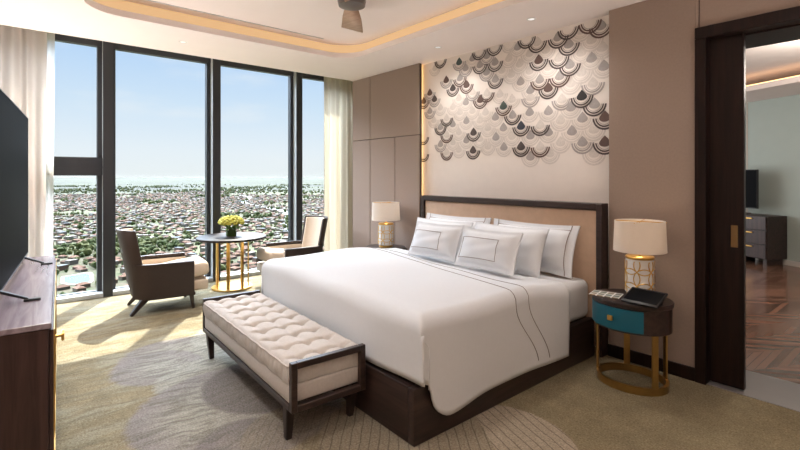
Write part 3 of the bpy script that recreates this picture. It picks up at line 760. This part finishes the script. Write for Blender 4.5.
# ------------------------------------------------------------------ lounge chairs
def make_chair(loc, rz, lab):
    t = thing('lounge_chair', loc, lab, 'armchair', rz, 'lounge chairs by the window')
    W, B0, F0, R_ = .345, -.33, .27, .22             # half width, back, front of arms, corner radius
    # wrap-round shell: arms and the foot of the back in one curve
    path = [(-W, F0)] + [(-W, F0 + (B0 + R_ - F0) * k / 6) for k in range(1, 7)]
    path += [(-W + R_ - R_ * math.cos(math.radians(60 * k / 8)), B0 + R_ - R_ * math.sin(math.radians(60 * k / 8))) for k in range(1, 9)]
    arm_l = path; arm_r = [(-x, y) for x, y in path[::-1]]
    def arm(path, o0, o1, z0, z1, mat, name):
        b = MB(); n = len(path); V = []
        for i in range(n):
            a = Vector(path[max(0, i - 1)]); c = Vector(path[min(n - 1, i + 1)]); d = (c - a).normalized(); nr_ = Vector((-d.y, d.x))
            V.append([b.bm.verts.new((path[i][0] + nr_.x * o_, path[i][1] + nr_.y * o_, z)) for o_, z in ((o0, z0), (o0, z1), (o1, z1), (o1, z0))])
        for i in range(n - 1):
            for k in range(4): b.bm.faces.new((V[i][k], V[i + 1][k], V[i + 1][(k + 1) % 4], V[i][(k + 1) % 4]))
        b.bm.faces.new(V[0]); b.bm.faces.new(V[-1][::-1])
        return b.build(name, mat, t, smooth=50)
    for pa in (arm_l, arm_r):
        ar = arm(pa, 0, .03, .168, .505, M['chair_out'], 'arm')
        arm(pa, .031, .07, .19, .485, M['chair_in'], 'arm_padding').parent = ar
        arm(pa, -.004, .042, .506, .528, M['chair_out'], 'arm_rail').parent = ar
    # high curved back, leaning away
    def back_pt(a, z, off):
        s_ = (z - .13) / .77
        rx, ry = .275 + .025 * s_ + off, .19 + off
        x = rx * math.sin(a); y = B0 + .20 - .15 * s_ ** .9 - ry * math.cos(a) + .02
        return (x, y, z)
    A = math.radians(82); na = 25
    def top(a): return .888 - .006 * (abs(a) / A) ** 2
    def backsheet(o0, o1, z0, inset, mat, name, dz=0.0):
        b = MB(); nz = 9; q0 = A - inset
        def P(o_):
            def f(i, j):
                a = -q0 + 2 * q0 * i / (na - 1); z = z0 + (top(a) - dz - z0) * j / (nz - 1); return back_pt(a, z, o_)
            return f
        b.grid(P(o0), na, nz); b.grid(P(o1), na, nz, flip=True)
        E = [(i, 0) for i in range(na)] + [(na - 1, j) for j in range(1, nz)] + [(i, nz - 1) for i in range(na - 2, -1, -1)] + [(0, j) for j in range(nz - 2, 0, -1)]
        for k in range(len(E)):
            a, c = E[k], E[(k + 1) % len(E)]; b.quad(P(o0)(*a), P(o0)(*c), P(o1)(*c), P(o1)(*a))
        return b.build(name, mat, t, smooth=45, doubles=True)
    backsheet(0, -.028, .165, 0, M['chair_out'], 'backrest')
    backsheet(-.029, -.07, .42, .09, M['chair_in'], 'back_cushion', .022)
    MB().box((-W + .08, -.22, .185), (W - .08, .43, .30), .02, 3).build('seat_base', M['chair_in'], t)
    MB().box((-W + .078, -.22, .303), (W - .078, .445, .455), .05, 5, rot=(math.radians(8), 0, 0)).build('seat_cushion', M['chair_in'], t, smooth=60)
    b = MB(); b.box((-W + .04, -.20, .148), (W - .04, .29, .184), .006, 1).build('seat_frame', M['chair_out'], t)
    for sx in (-1, 1):
        MB().bar((sx * .23, -.19, .16), (sx * .25, -.325, 0), .095, .06, .48, bev=.006).build('leg', M['darkwood'], t)
        MB().bar((sx * .27, .25, .16), (sx * .275, .27, 0), .05, .045, .6, bev=.004).build('leg', M['darkwood'], t)
    return t
ch = make_chair((-5.64, 1.30, 0), math.radians(-7), 'dark backed lounge chair turned away, with a cream seat facing the round table')
copy_thing(ch, (-5.67, 2.93, 0), math.radians(176), 'lounge chair behind the bed corner, its cream back facing the room beside the cream curtain')

# round table
tb = thing('round_table', (-5.985, 2.20, 0), 'round dark table on gold slatted base between the two lounge chairs', 'table')
MB().lathe([(0, .672), (.415, .672), (.43, .664), (.43, .642), (.42, .636), (0, .636)], 64).build('table_top', M['table'], tb)
MB().lathe([(0, .004), (.25, .004), (.25, .022), (0, .022)], 48).build('base_plate', M['gold'], tb)
for k in range(7):
    a = 2 * PI * (k + .35) / 7; x, y = .20 * math.cos(a), .20 * math.sin(a)
    b = MB(); b.box((-.019, -.008, .022), (.019, .008, .636), .002, 1, rot=(0, 0, a + PI / 2)); 
    o = b.build('slat', M['gold'], tb); o.data.transform(Matrix.Translation((x, y, 0)))
vs = thing('vase', (-5.985, 2.19, .672), 'small green glass vase on the round table', 'vase')
MB().lathe([(0, 0), (.06, 0), (.066, .01), (.066, .10), (.061, .10), (.061, .012), (0, .012)], 28).build('vessel', M['vaseglass'], vs)
fb = thing('bouquet', (-5.985, 2.19, .69), 'yellow green blossoms in the small green vase', 'flowers')
b = MB(); r = random.Random(4)
for k in range(14):
    a = r.uniform(0, 2 * PI); e = r.uniform(0, .11); b.tube([(.02 * math.cos(a), .02 * math.sin(a), 0), (.04 * math.cos(a), .04 * math.sin(a), .07), (e * math.cos(a), e * math.sin(a), .14)], .004, 5)
b.build('stem', M['leaf'], fb)
pb = []
for v_ in range(3):
    b = MB()
    for k in range(9):
        a = r.uniform(0, 2 * PI); e = math.acos(r.uniform(-.2, 1)); d = Vector((math.sin(e) * math.cos(a), math.sin(e) * math.sin(a), math.cos(e)))
        t_ = bmesh.new(); bmesh.ops.create_icosphere(t_, subdivisions=1, radius=.0155); b.take(t_, d * .018, (0, 0, a))
    pb.append(b)
blossom0 = [p.build('blossom', M['blossom'], fb) for p in pb]
for k in range(62):
    a = k * 2.39996; zz = 1 - (k + .5) / 62 * 1.15; rr = math.sqrt(max(0, 1 - zz * zz)) if abs(zz) < 1 else 0
    p = (.135 * rr * math.cos(a), .135 * rr * math.sin(a), .15 + .075 * zz)
    if k < 3: o = blossom0[k]
    else: o = blossom0[k % 3].copy(); C.objects.link(o); o.parent = fb
    o.location = p; o.rotation_euler = (r.uniform(-.5, .5), r.uniform(-.5, .5), a)
b = MB()
for k in range(16):
    a = r.uniform(0, 2 * PI); d = r.uniform(.09, .145); b.bar((.04 * math.cos(a), .04 * math.sin(a), .09), (d * math.cos(a), d * math.sin(a), .10 + r.uniform(-.03, .05)), .035, .004, .4)
b.build('leaf', M['leaf'], fb)

# ------------------------------------------------------------------ nightstands, lamps
NS_A, NS_B, NS_Z = .258, .222, .597
def oval(f=1.0, n=48, a0=0, a1=2 * PI): return [(NS_A * f * math.cos(a0 + (a1 - a0) * k / n), NS_B * f * math.sin(a0 + (a1 - a0) * k / n)) for k in range(n)]
def make_nightstand(loc, lab):
    t = thing('nightstand', loc, lab, 'nightstand', 0, 'oval nightstands beside the bed')
    MB().lathe([(0, NS_Z - .03), (.985, NS_Z - .03), (1.0, NS_Z - .025), (1.0, NS_Z - .004), (.985, NS_Z), (0, NS_Z)], 64, sx=NS_A + .005, sy=NS_B + .005).build('table_top', M['darkwood_x'], t)
    MB().lathe([(0, .40), (1.0, .40), (1.0, NS_Z - .031), (0, NS_Z - .031)], 64, sx=NS_A - .006, sy=NS_B - .006).build('body', M['darkwood_x'], t)
    b = MB(); n = 30; a0, a1 = math.radians(187), math.radians(306)
    def P(o_):
        def f(i, j):
            a = a0 + (a1 - a0) * i / (n - 1); return ((NS_A + o_) * math.cos(a), (NS_B + o_) * math.sin(a), .415 + (NS_Z - .04 - .415) * j / 3)
        return f
    b.grid(P(.006), n, 4); b.grid(P(-.004), n, 4, flip=True)
    for j in (0, 3):
        for i in range(n - 1): b.quad(P(.006)(i, j), P(.006)(i + 1, j), P(-.004)(i + 1, j), P(-.004)(i, j))
    for i in (0, n - 1):
        for j in range(3): b.quad(P(.006)(i, j), P(.006)(i, j + 1), P(-.004)(i, j + 1), P(-.004)(i, j))
    d_ = b.build('drawer', M['teal'], t, doubles=True); d_['label'] = 'teal lacquered drawer front'
    a = math.radians(262); x, y = (NS_A + .006) * math.cos(a), (NS_B + .006) * math.sin(a)
    b = MB(); b.cyl((0, 0, 0), .006, .02, 12, rot=(PI / 2, 0, 0)); b.box((-.017, -.032, -.017), (.017, -.018, .017), .003, 1)
    k = b.build('knob', M['gold'], d_); k.location = (x, y, .492)
    for ang in (195, 328, 40, 118):
        a = math.radians(ang); x, y = (NS_A - .03) * math.cos(a), (NS_B - .03) * math.sin(a)
        ta = math.atan2(NS_B * math.cos(a), -NS_A * math.sin(a))
        b = MB(); b.box((-.021, -.007, .05), (.021, .007, .401), .002, 1, rot=(0, 0, ta)); o = b.build('leg', M['brass'], t); o.data.transform(Matrix.Translation((x, y, 0)))
    pr = [(.985, 0), (.985, .05), (.90, .05), (.90, 0), (.985, 0)]
    MB().lathe(pr, 64, sx=NS_A - .02, sy=NS_B - .02).build('base_ring', M['brass'], t, doubles=True)
    return t
ns = make_nightstand((-1.428, 3.345, 0), 'oval dark nightstand with a teal drawer beside the doorway panel')
copy_thing(ns, (-4.36, 3.46, 0), None, 'nightstand half hidden behind the bed, against the jointed wall panels')

def make_lamp(loc, lab):
    t = thing('table_lamp', loc, lab, 'lamp', .2, 'table lamps on the nightstands')
    MB().lathe([(0, 0), (.085, 0), (.085, .022), (.08, .025), (0, .025)], 40).build('lamp_foot', M['gold'], t)
    bd = MB().lathe([(0, .025), (.088, .025), (.092, .03), (.092, .262), (.088, .267), (0, .267)], 48).build('lamp_body', M['ceramic'], t)
    b = MB(); nc = 6; st = 2 * PI * .0935 / nc; rc = st / math.sqrt(2); R_ = .0935
    for row in range(-1, 4):
        for c in range(nc):
            run = []
            for k in range(37):
                s_ = 2 * PI * k / 36; z = .035 + st * row + rc * math.cos(s_); a_ = (c * st + rc * math.sin(s_)) / R_
                if .032 <= z <= .260: run.append((R_ * math.cos(a_), R_ * math.sin(a_), z))
                else:
                    if len(run) > 1: b.tube(run, .0036, 5)
                    run = []
            if len(run) > 1: b.tube(run, .0036, 5)
    b.build('gold_lattice', M['gold'], bd)
    MB().lathe([(0, .267), (.092, .267), (.094, .272), (.094, .282), (.085, .289), (.03, .293), (.012, .297), (.012, .40), (0, .40)], 36).build('collar', M['gold'], t)
    MB().lathe([(.172, .320), (.163, .535), (.160, .535), (.169, .320), (.172, .320)], 56).build('lamp_shade', M['shade'], t, doubles=True)
    MB().tube([(.169, 0, .53), (-.169, 0, .53)], .003, 6).tube([(0, .169, .53), (0, -.169, .53)], .003, 6).tube([(0, 0, .40), (0, 0, .53)], .003, 6).build('shade_spider', M['gold'], t)
    return t
lp = make_lamp((-1.405, 3.42, NS_Z), 'table lamp with a gold patterned base on the teal nightstand')
lp2 = copy_thing(lp, (-4.37, 3.47, NS_Z), .5, 'table lamp on the window side of the bed, against the jointed panels')

tl = thing('tablet', (-1.295, 3.222, NS_Z), 'black tablet propped on the teal nightstand in front of the lamp', 'tablet', math.radians(-4))
R18 = Matrix.Rotation(math.radians(24), 3, 'X')
MB().box((-.118, -.085, .037), (.118, .085, .052), .005, 2, rot=R18).build('body', M['black'], tl)
MB().box((-.108, -.066, .0515), (.108, .066, .0535), rot=R18).build('screen', M['screen'], tl).location = (0, .0, .0)
MB().box((-.085, -.03, .0), (.085, .075, .030), .004, 1).build('stand', M['black'], tl)
g = G('card_print'); v, (x, y, z) = g.xyz('Object')
m1 = ((x / .05).floor() + (y / .06).floor() * 3.0); wnn = g.nt.nodes.new('ShaderNodeTexWhiteNoise'); wnn.noise_dimensions = '1D'; g.nt.links.new(m1.k, wnn.inputs['W'])
rr_ = S(g.nt, wnn.outputs['Value']); c = g.mix(rr_, (.10, .17, .15), (.40, .28, .14))
c = g.mix(((x / .05).frac() - .5).abs().ramp(.36, .42), c, (.92, .92, .90)); c = g.mix(((y / .06).frac() - .5).abs().ramp(.36, .42), c, (.92, .92, .90))
g.col(c); g.set(roughness=.3)
mg = MB().box((-.10, -.075, 0), (.10, .075, .006), .001, 1).build('brochure', g.m); mg.location = (-1.575, 3.272, NS_Z); mg.rotation_euler = (0, 0, math.radians(12))
tag(mg, 'white brochure with small pictures lying on the teal nightstand', 'brochure')

# ------------------------------------------------------------------ television and console
CR_ = math.radians(-3.7)
cs = thing('television_console', (-3.66, -.045, 0), 'long dark walnut console with gold trimmed doors under the big television', 'console', CR_)
MB().box((-1.08, -.26, .05), (1.08, .245, .772), .003, 1).build('body', M['console'], cs)
MB().box((-1.085, -.262, .773), (1.085, .255, .80), .003, 1).build('console_top', M['console_top'], cs)
MB().box((-1.04, -.22, 0), (1.04, .2, .05)).build('plinth', M['doorwood'], cs)
for k in range(4):
    x = -1.07 + .5375 * k
    d_ = MB().box((x, .246, .07), (x + .5275, .262, .765), .002, 1).build('door', M['console'], cs)
    b = MB()
    for q_ in ((x, x + .008), (x + .5195, x + .5275)): b.box((q_[0], .2625, .07), (q_[1], .266, .765))
    for q_ in ((.07, .078), (.757, .765)): b.box((x + .008, .2625, q_[0]), (x + .5195, .266, q_[1]))
    b.build('gold_trim', M['gold'], d_)
    if k != 2: continue
    kx = x + .445
    b = MB(); b.cyl((0, 0, 0), .009, .03, 12, rot=(-PI / 2, 0, 0)); b.cyl((0, .028, 0), .031, .014, 24, rot=(-PI / 2, 0, 0), bev=.003)
    o = b.build('knob', M['gold'], d_); o.location = (kx, .2635, .56)
tv = thing('television', (-3.685, .0015, .80), 'large flat black television on the walnut console', 'television', math.radians(-5.6))
MB().box((-.885, -.022, .055), (.885, .012, 1.095), .004, 2).build('casing', M['black'], tv)
MB().box((-.878, .0125, .066), (.878, .016, 1.089)).build('screen', M['screen'], tv)
b = MB(); 
for zz in ((.057, .065), (1.09, 1.094)): b.box((-.884, .0125, zz[0]), (.884, .018, zz[1]))
for xx in ((-.884, -.879), (.879, .884)): b.box((xx[0], .0125, .065), (xx[1], .018, 1.09))
b.build('bezel', M['screen_edge'], tv)
for s_ in (-1, 1):
    b = MB(); x = s_ * .60; b.bar((x, 0, .07), (x, .13, .012), .028, .014, .8, bev=.003); b.bar((x, -.005, .07), (x, -.12, .012), .028, .014, .8, bev=.003)
    b.box((x - .014, .11, 0), (x + .014, .18, .013), .003, 1); b.box((x - .014, -.16, 0), (x + .014, -.11, .013), .003, 1); b.build('foot', M['black'], tv)

# ------------------------------------------------------------------ town below the window
TZ = -170.0
g = G('town_ground'); P, (x, y, z) = g.xyz('World')
n1_ = g.noise(P, .0045, 5, .62); n2_ = g.noise(P, .03, 4, .7); n3_ = g.noise(P, .0006, 4, .6)
c = g.mix(n2_.ramp(.35, .65), (.034, .046, .012), (.082, .066, .040)); c = g.mix(n1_.ramp(.46, .58) * .8, c, (0.100, 0.120, 0.050))
dist = (x * x + y * y).sqrt()
fld = g.mix(n3_.ramp(.42, .58), (.028, .037, .013), (.013, .018, .009)); c = g.mix(dist.ramp(4000, 6500), c, fld)
g.col(c); g.set(roughness=1.0)
MB().quad((-60000, -60000, 0), (60000, -60000, 0), (60000, 60000, 0), (-60000, 60000, 0)).build('ground', g.m, None, (0, 0, TZ))
struct(bpy.data.objects['ground'], 'plain with fields and trees stretching to the horizon', 'ground')
roofs = [plain('roof_terracotta', (.135, .066, .040), .9, var=.3, scale=.3), plain('roof_rust', (.105, .052, .034), .9, var=.3, scale=.3), plain('roof_grey', (.095, .090, .083), .9, var=.3, scale=.3),
         plain('roof_pale', (.155, .147, .135), .8, var=.2, scale=.3), plain('roof_blue', (.045, .065, .095), .8, var=.2, scale=.3)]
wallsm = [plain('house_cream', (.105, .086, .060), .9), plain('house_white', (.115, .105, .090), .9), plain('house_pink', (.110, .072, .052), .9)]
def house(b, w, d, h_, rise, wm, rm, loc=(0, 0, 0), rz=0.0):
    V = []
    ca, sa = math.cos(rz), math.sin(rz)
    def T(x, y, z): return b.bm.verts.new((loc[0] + x * ca - y * sa, loc[1] + x * sa + y * ca, loc[2] + z))
    a = [T(i * w / 2, j * d / 2, 0) for i, j in ((-1, -1), (1, -1), (1, 1), (-1, 1))]; c_ = [T(i * w / 2, j * d / 2, h_) for i, j in ((-1, -1), (1, -1), (1, 1), (-1, 1))]
    for i in range(4): b.bm.faces.new((a[i], a[(i + 1) % 4], c_[(i + 1) % 4], c_[i])).material_index = wm
    if rise <= 0: b.bm.faces.new(c_).material_index = rm; return
    e = [T(i * (w / 2 + .6), j * (d / 2 + .6), h_ - .2) for i, j in ((-1, -1), (1, -1), (1, 1), (-1, 1))]
    r0, r1 = T(-w / 2 + d * .35, 0, h_ + rise), T(w / 2 - d * .35, 0, h_ + rise)
    for f in ((e[0], e[1], r1, r0), (e[2], e[3], r0, r1), (e[1], e[2], r1), (e[3], e[0], r0)): b.bm.faces.new(f).material_index = rm
rt = random.Random(11)
kinds = []
for k in range(12):
    b = MB(); flat = k % 4 == 3; w_ = rt.uniform(14, 19) if not flat else rt.uniform(16, 20); d_ = w_ * rt.uniform(.62, .8); hh = rt.uniform(4, 6) if not flat else rt.uniform(5, 10)
    house(b, w_, d_, hh, 0 if flat else rt.uniform(2, 3.2), k % 3, 3 + (2, 3, 4)[k % 3] if flat else 3 + (0, 1, 0, 2)[k % 4])
    kinds.append((b, flat))
mats_t = wallsm + roofs
sites = []; occ = set()
def free(px, py, cell=15.0):
    k = (int(px // cell), int(py // cell))
    if k in occ: return False
    occ.add(k); return True
DM, DX_ = 520., 5200.
tries = 0
while len(sites) < 15000 and tries < 90000:
    tries += 1
    u = rt.uniform(30, 345); D = math.sqrt(rt.random() * (DX_ ** 2 - DM ** 2) + DM ** 2)
    if rt.random() < .25: D = DM + rt.random() * 1500
    t_ = (u - 400) / 461.; px = D * (-math.cos(th) + math.sin(th) * t_); py = D * (math.sin(th) + math.cos(th) * t_)
    if D > 2300 and rt.random() < (D - 2300) / 2600 + .25 * math.sin(px / 500) * math.sin(py / 400): continue
    if (px + 933) ** 2 + (py - 85) ** 2 < 72 ** 2: continue
    if abs(px * .3 + py - 330 + 60 * math.sin(px / 260)) < 26 and D > 900: continue
    park = math.sin(px / 210 + 1.3) * math.sin(py / 170 + .4)
    if park > .45 + .3 * rt.random(): continue
    if free(px, py, 20.0): sites.append((D, px, py))
sites.sort()
kept = []; gr = {}
for D, px, py in sites:                                   # no two houses closer than their own size
    rad = 13.0
    kx, ky = int(px // 27), int(py // 27)
    if any((px - a) ** 2 + (py - c) ** 2 < (2 * rad) ** 2 for i in (-1, 0, 1) for j in (-1, 0, 1) for a, c in gr.get((kx + i, ky + j), ())): continue
    gr.setdefault((kx, ky), []).append((px, py)); kept.append((D, px, py))
sites = kept
protos = []
for k, (b, flat) in enumerate(kinds):
    o = b.build('house', mats_t, None, smooth=0)
    if flat: tag(o, 'flat roofed block standing in the town far below the window', 'building', 'flat roofed blocks of the town')
    else: tag(o, 'pitched roof house standing in the town far below the window', 'house', 'pitched roof houses of the town')
    protos.append(o)
for i, (D, px, py) in enumerate(sites[:290]):
    k = i if i < 12 else rt.randrange(12)
    o = protos[k] if i < 12 else protos[k].copy()
    if i >= 12: C.objects.link(o)
    o.location = (px, py, TZ); o.rotation_euler = (0, 0, .35 * math.sin(px / 300) + (PI / 2 if rt.random() < .5 else 0) + .4)
b = MB()
for D, px, py in sites[290:]:
    big_ = rt.random() < .22; w_ = rt.uniform(13, 19) if not big_ else rt.uniform(18, 21)
    house(b, w_, w_ * rt.uniform(.55, .9), rt.uniform(3.5, 6) if not big_ else rt.uniform(5, 11), 0 if big_ or rt.random() < .25 else rt.uniform(2, 3), rt.randrange(3), 3 + (rt.choice((3, 3, 2, 4)) if big_ else rt.choice((0, 0, 1, 1, 2, 3))), (px, py, 0), .35 * math.sin(px / 300) + (PI / 2 if rt.random() < .5 else 0) + .4)
o = b.build('distant_houses', mats_t, None, smooth=0); o.location = (0, 0, TZ)
tag(o, 'mass of small roofs of the town stretching towards the horizon', 'houses', None, 'stuff')
b = MB(); tri = [];
for k in range(13000):
    u = rt.uniform(25, 350); D = math.sqrt(rt.random() * (9000 ** 2 - DM ** 2) + DM ** 2) if rt.random() < .7 else DM + rt.random() * 1500
    t_ = (u - 400) / 461.; px = D * (-math.cos(th) + math.sin(th) * t_); py = D * (math.sin(th) + math.cos(th) * t_)
    if D > 2300 and rt.random() < (.20 + (D - 2300) / 7500) + .5 * math.sin(px / 430 + 1) * math.sin(py / 370): continue
    if (px + 933) ** 2 + (py - 85) ** 2 < 66 ** 2: continue
    kx, ky = int(px // 27), int(py // 27)
    near = min([(px - a) ** 2 + (py - c) ** 2 for i in (-1, 0, 1) for j in (-1, 0, 1) for a, c in gr.get((kx + i, ky + j), ())] or [1200])
    rad = min(rt.uniform(4, 9) * (1.5 if D > 2500 else 1), (math.sqrt(near) - 15.4) / 1.2)
    if rad < 1.8: continue
    t_ = bmesh.new(); bmesh.ops.create_icosphere(t_, subdivisions=2 if D < 1000 else 1, radius=rad)
    for v in t_.verts: v.co *= rt.uniform(.75, 1.2)
    b.take(t_, (px, py, rad * .9), (0, 0, rt.random() * 6), rt.randrange(2))
o = b.build('distant_trees', [plain('tree_green', (.040, .062, .014), 1.0, var=.4, scale=.2), plain('tree_olive', (.070, .082, .022), 1.0, var=.4, scale=.2)], None, smooth=0); o.location = (0, 0, TZ)
tag(o, 'green tree crowns scattered between the roofs of the town', 'trees', None, 'stuff')
# swimming pool and the river
g = G('pool_water'); v, _ = g.xyz('Object'); n = g.noise(v, .2, 3); g.col(g.mix(n, (.05, .19, .21), (.10, .26, .27))); g.set(roughness=.2)
pts = [(42 * math.cos(a) * (1 + .22 * math.sin(3 * a + .6)), 23 * math.sin(a) * (1 + .25 * math.cos(2 * a))) for a in [2 * PI * k / 40 for k in range(40)]]
pool = thing('swimming_pool', (-933, 85, TZ), 'turquoise swimming pool with a pale deck far below the window', 'swimming pool', -.09)
MB().prism([(x * 1.22, y * 1.3) for x, y in pts], .1, .8).build('pool_deck', plain('pool_deck_stone', (.2, .19, .17), .9), pool)
MB().prism(pts, .8, .95).build('water', g.m, pool)
rv = MB(); pl = []
def rp(t): px = -900 - 3200 * t; return px, -(px * .3) + 330 - 60 * math.sin(px / 260)
for k in range(60):
    x, y = rp(k / 59); pl.append((x, y))
rv.grid(lambda i, j: (pl[i][0], pl[i][1] + (-22 if j == 0 else 22) - (0 if True else 0), .6), 60, 2)
o = rv.build('river', plain('river_water', (.30, .33, .34), .25), None, (0, 0, TZ), fix=False); tag(o, 'pale river winding through the town below the window', 'river', None, 'structure')

hz = bpy.data.materials.new('valley_haze'); hz.use_nodes = True; nt = hz.node_tree; nt.nodes.remove(nt.nodes['Principled BSDF'])
vs_ = nt.nodes.new('ShaderNodeVolumeScatter'); vs_.inputs['Color'].default_value = (.045, .050, .051, 1); vs_.inputs['Density'].default_value = 1 / 30000.0
nt.links.new(vs_.outputs[0], nt.nodes['Material Output'].inputs['Volume'])
o = MB().box((-30000, -6000, TZ + .01), (-430, 20000, 10)).build('haze', hz); tag(o, 'pale haze over the plain towards the horizon', 'haze', None, 'structure')

# ------------------------------------------------------------------ sky, sun, lamps
wd = bpy.data.worlds.new('sky'); bpy.context.scene.world = wd; wd.use_nodes = True; nt = wd.node_tree
bg = nt.nodes['Background']; tc = nt.nodes.new('ShaderNodeTexCoord'); sp = nt.nodes.new('ShaderNodeSeparateXYZ'); nt.links.new(tc.outputs['Generated'], sp.inputs[0])
z = S(nt, sp.outputs[2])
nz = nt.nodes.new('ShaderNodeTexNoise'); mp = nt.nodes.new('ShaderNodeMapping'); mp.inputs['Scale'].default_value = (2, 2, 9); nt.links.new(tc.outputs['Generated'], mp.inputs[0]); nt.links.new(mp.outputs[0], nz.inputs['Vector']); nz.inputs['Scale'].default_value = 2.2; nz.inputs['Detail'].default_value = 5
rp_ = nt.nodes.new('ShaderNodeValToRGB'); nt.links.new(z.k, rp_.inputs[0]); e = rp_.color_ramp.elements
e[0].position = 0.0; e[0].color = (.92, .955, .97, 1); e[1].position = .9; e[1].color = (.75, .82, .95, 1)
for p, c in ((.05, (.88, .94, 1.0)), (.14, (.70, .84, 1.0)), (.27, (.48, .69, 1.0)), (.42, (.78, .86, 1.0))):
    k = e.new(p); k.color = (*c, 1)
cl = nt.nodes.new('ShaderNodeMix'); cl.data_type = 'RGBA'; f = (S(nt, nz.outputs[0]).ramp(.50, .75)) * .35; nt.links.new(f.k, cl.inputs[0]); nt.links.new(rp_.outputs[0], cl.inputs[6]); cl.inputs[7].default_value = (.95, .96, .98, 1)
nt.links.new(cl.outputs[2], bg.inputs[0])
up_ = z.ramp(.28, .42) * z.ramp(.80, .64) * S(nt, sp.outputs[0]).ramp(.15, -.45) * 27.0 + 1.0   # sky out of view boosted, added to light the room through the windows
nt.links.new(up_.k, bg.inputs[1])

def light(name, kind, loc, energy, color, **kw):
    l = bpy.data.lights.new(name, kind); l.energy = energy; l.color = color
    for k, v in kw.items(): setattr(l, k, v)
    o = bpy.data.objects.new(name, l); C.objects.link(o); o.location = loc; return o
sun = light('sun', 'SUN', (0, 0, 30), 13.0, (1.0, .94, .84), angle=math.radians(.6))
sun.rotation_euler = Vector((.77, -.45, -1.0)).to_track_quat('-Z', 'Y').to_euler()
WARM = (1.0, .95, .91)
for i, (x, y, e_) in enumerate(((-3.41, 3.40, 9), (-2.285, 3.40, 9), (-4.92, 1.318, 8), (-4.9, 2.5, 8), (-3.9, .15, 22), (-2.2, .15, 17), (-.5, .6, 4), (-.5, 1.9, 3), (-.5, 3.0, 4), (.9, 1.2, 3), (-1.2, -1.0, 6))):  # beams of the built downlights, then added fill beams that have no fixture
    o = light('downlight_and_fill', 'SPOT', (x, y, ZC - .012), e_ * 6.5, WARM, spot_size=math.radians(155), spot_blend=1.0, shadow_soft_size=.12)
# daylight entering by the windows is found faster with portals
p = light('window_portal', 'AREA', (XG - .08, 1.9, 1.55), 1, (1, 1, 1), shape='RECTANGLE', size=3.1, size_y=5.2)
p.rotation_euler = (0, -PI / 2, 0); p.data.cycles.is_portal = True
for i, (x, y) in enumerate(((-1.405, 3.42), (-4.37, 3.47))):
    light('lamp_bulb', 'POINT', (x, y, NS_Z + .42), .9, (1.0, .80, .58), shadow_soft_size=.03)
for x, y, e_ in ((-5.2, -.25, 270), (.9, 2.6, 170), (-.6, -1.7, 340)):          # unseen upward spots without fixtures, added to brighten the ceiling
    o = light('added_uplight', 'SPOT', (x, y, .5), e_, (1.0, .91, .86), spot_size=math.radians(160), spot_blend=1.0, shadow_soft_size=.15); o.rotation_euler = (PI, 0, 0)
light('next_room_lamp', 'POINT', (-.6, 6.6, 2.6), 90, (1.0, .92, .82), shadow_soft_size=.25)

p = light('next_room_daylight', 'AREA', (-6.3, 8.2, 1.5), 110, (.95, .98, 1.0), shape='RECTANGLE', size=2.4, size_y=4.0)
p.rotation_euler = (0, -PI / 2, 0)

# ------------------------------------------------------------------ camera and view
cd = bpy.data.cameras.new('camera'); cam = bpy.data.objects.new('camera', cd); C.objects.link(cam)
cam.location = (0, 0, 1.45); cam.rotation_euler = (PI / 2, 0, math.radians(49.8))
cd.sensor_width = 36; cd.lens = 461 / 800 * 36; cd.shift_y = -49 / 800; cd.clip_end = 90000; cd.clip_start = .02
sc = bpy.context.scene; sc.camera = cam
sc.view_settings.view_transform = 'Standard'; sc.view_settings.look = 'None'; sc.view_settings.exposure = 0.0; sc.view_settings.gamma = 1.0
sc.view_settings.use_curve_mapping = False
cy = sc.cycles; cy.use_denoising = True
try: cy.denoiser = 'OPENIMAGEDENOISE'
except Exception: pass
cy.max_bounces = 10; cy.diffuse_bounces = 5; cy.glossy_bounces = 3; cy.transparent_max_bounces = 12; cy.sample_clamp_indirect = 6.0; cy.caustics_reflective = False; cy.caustics_refractive = False
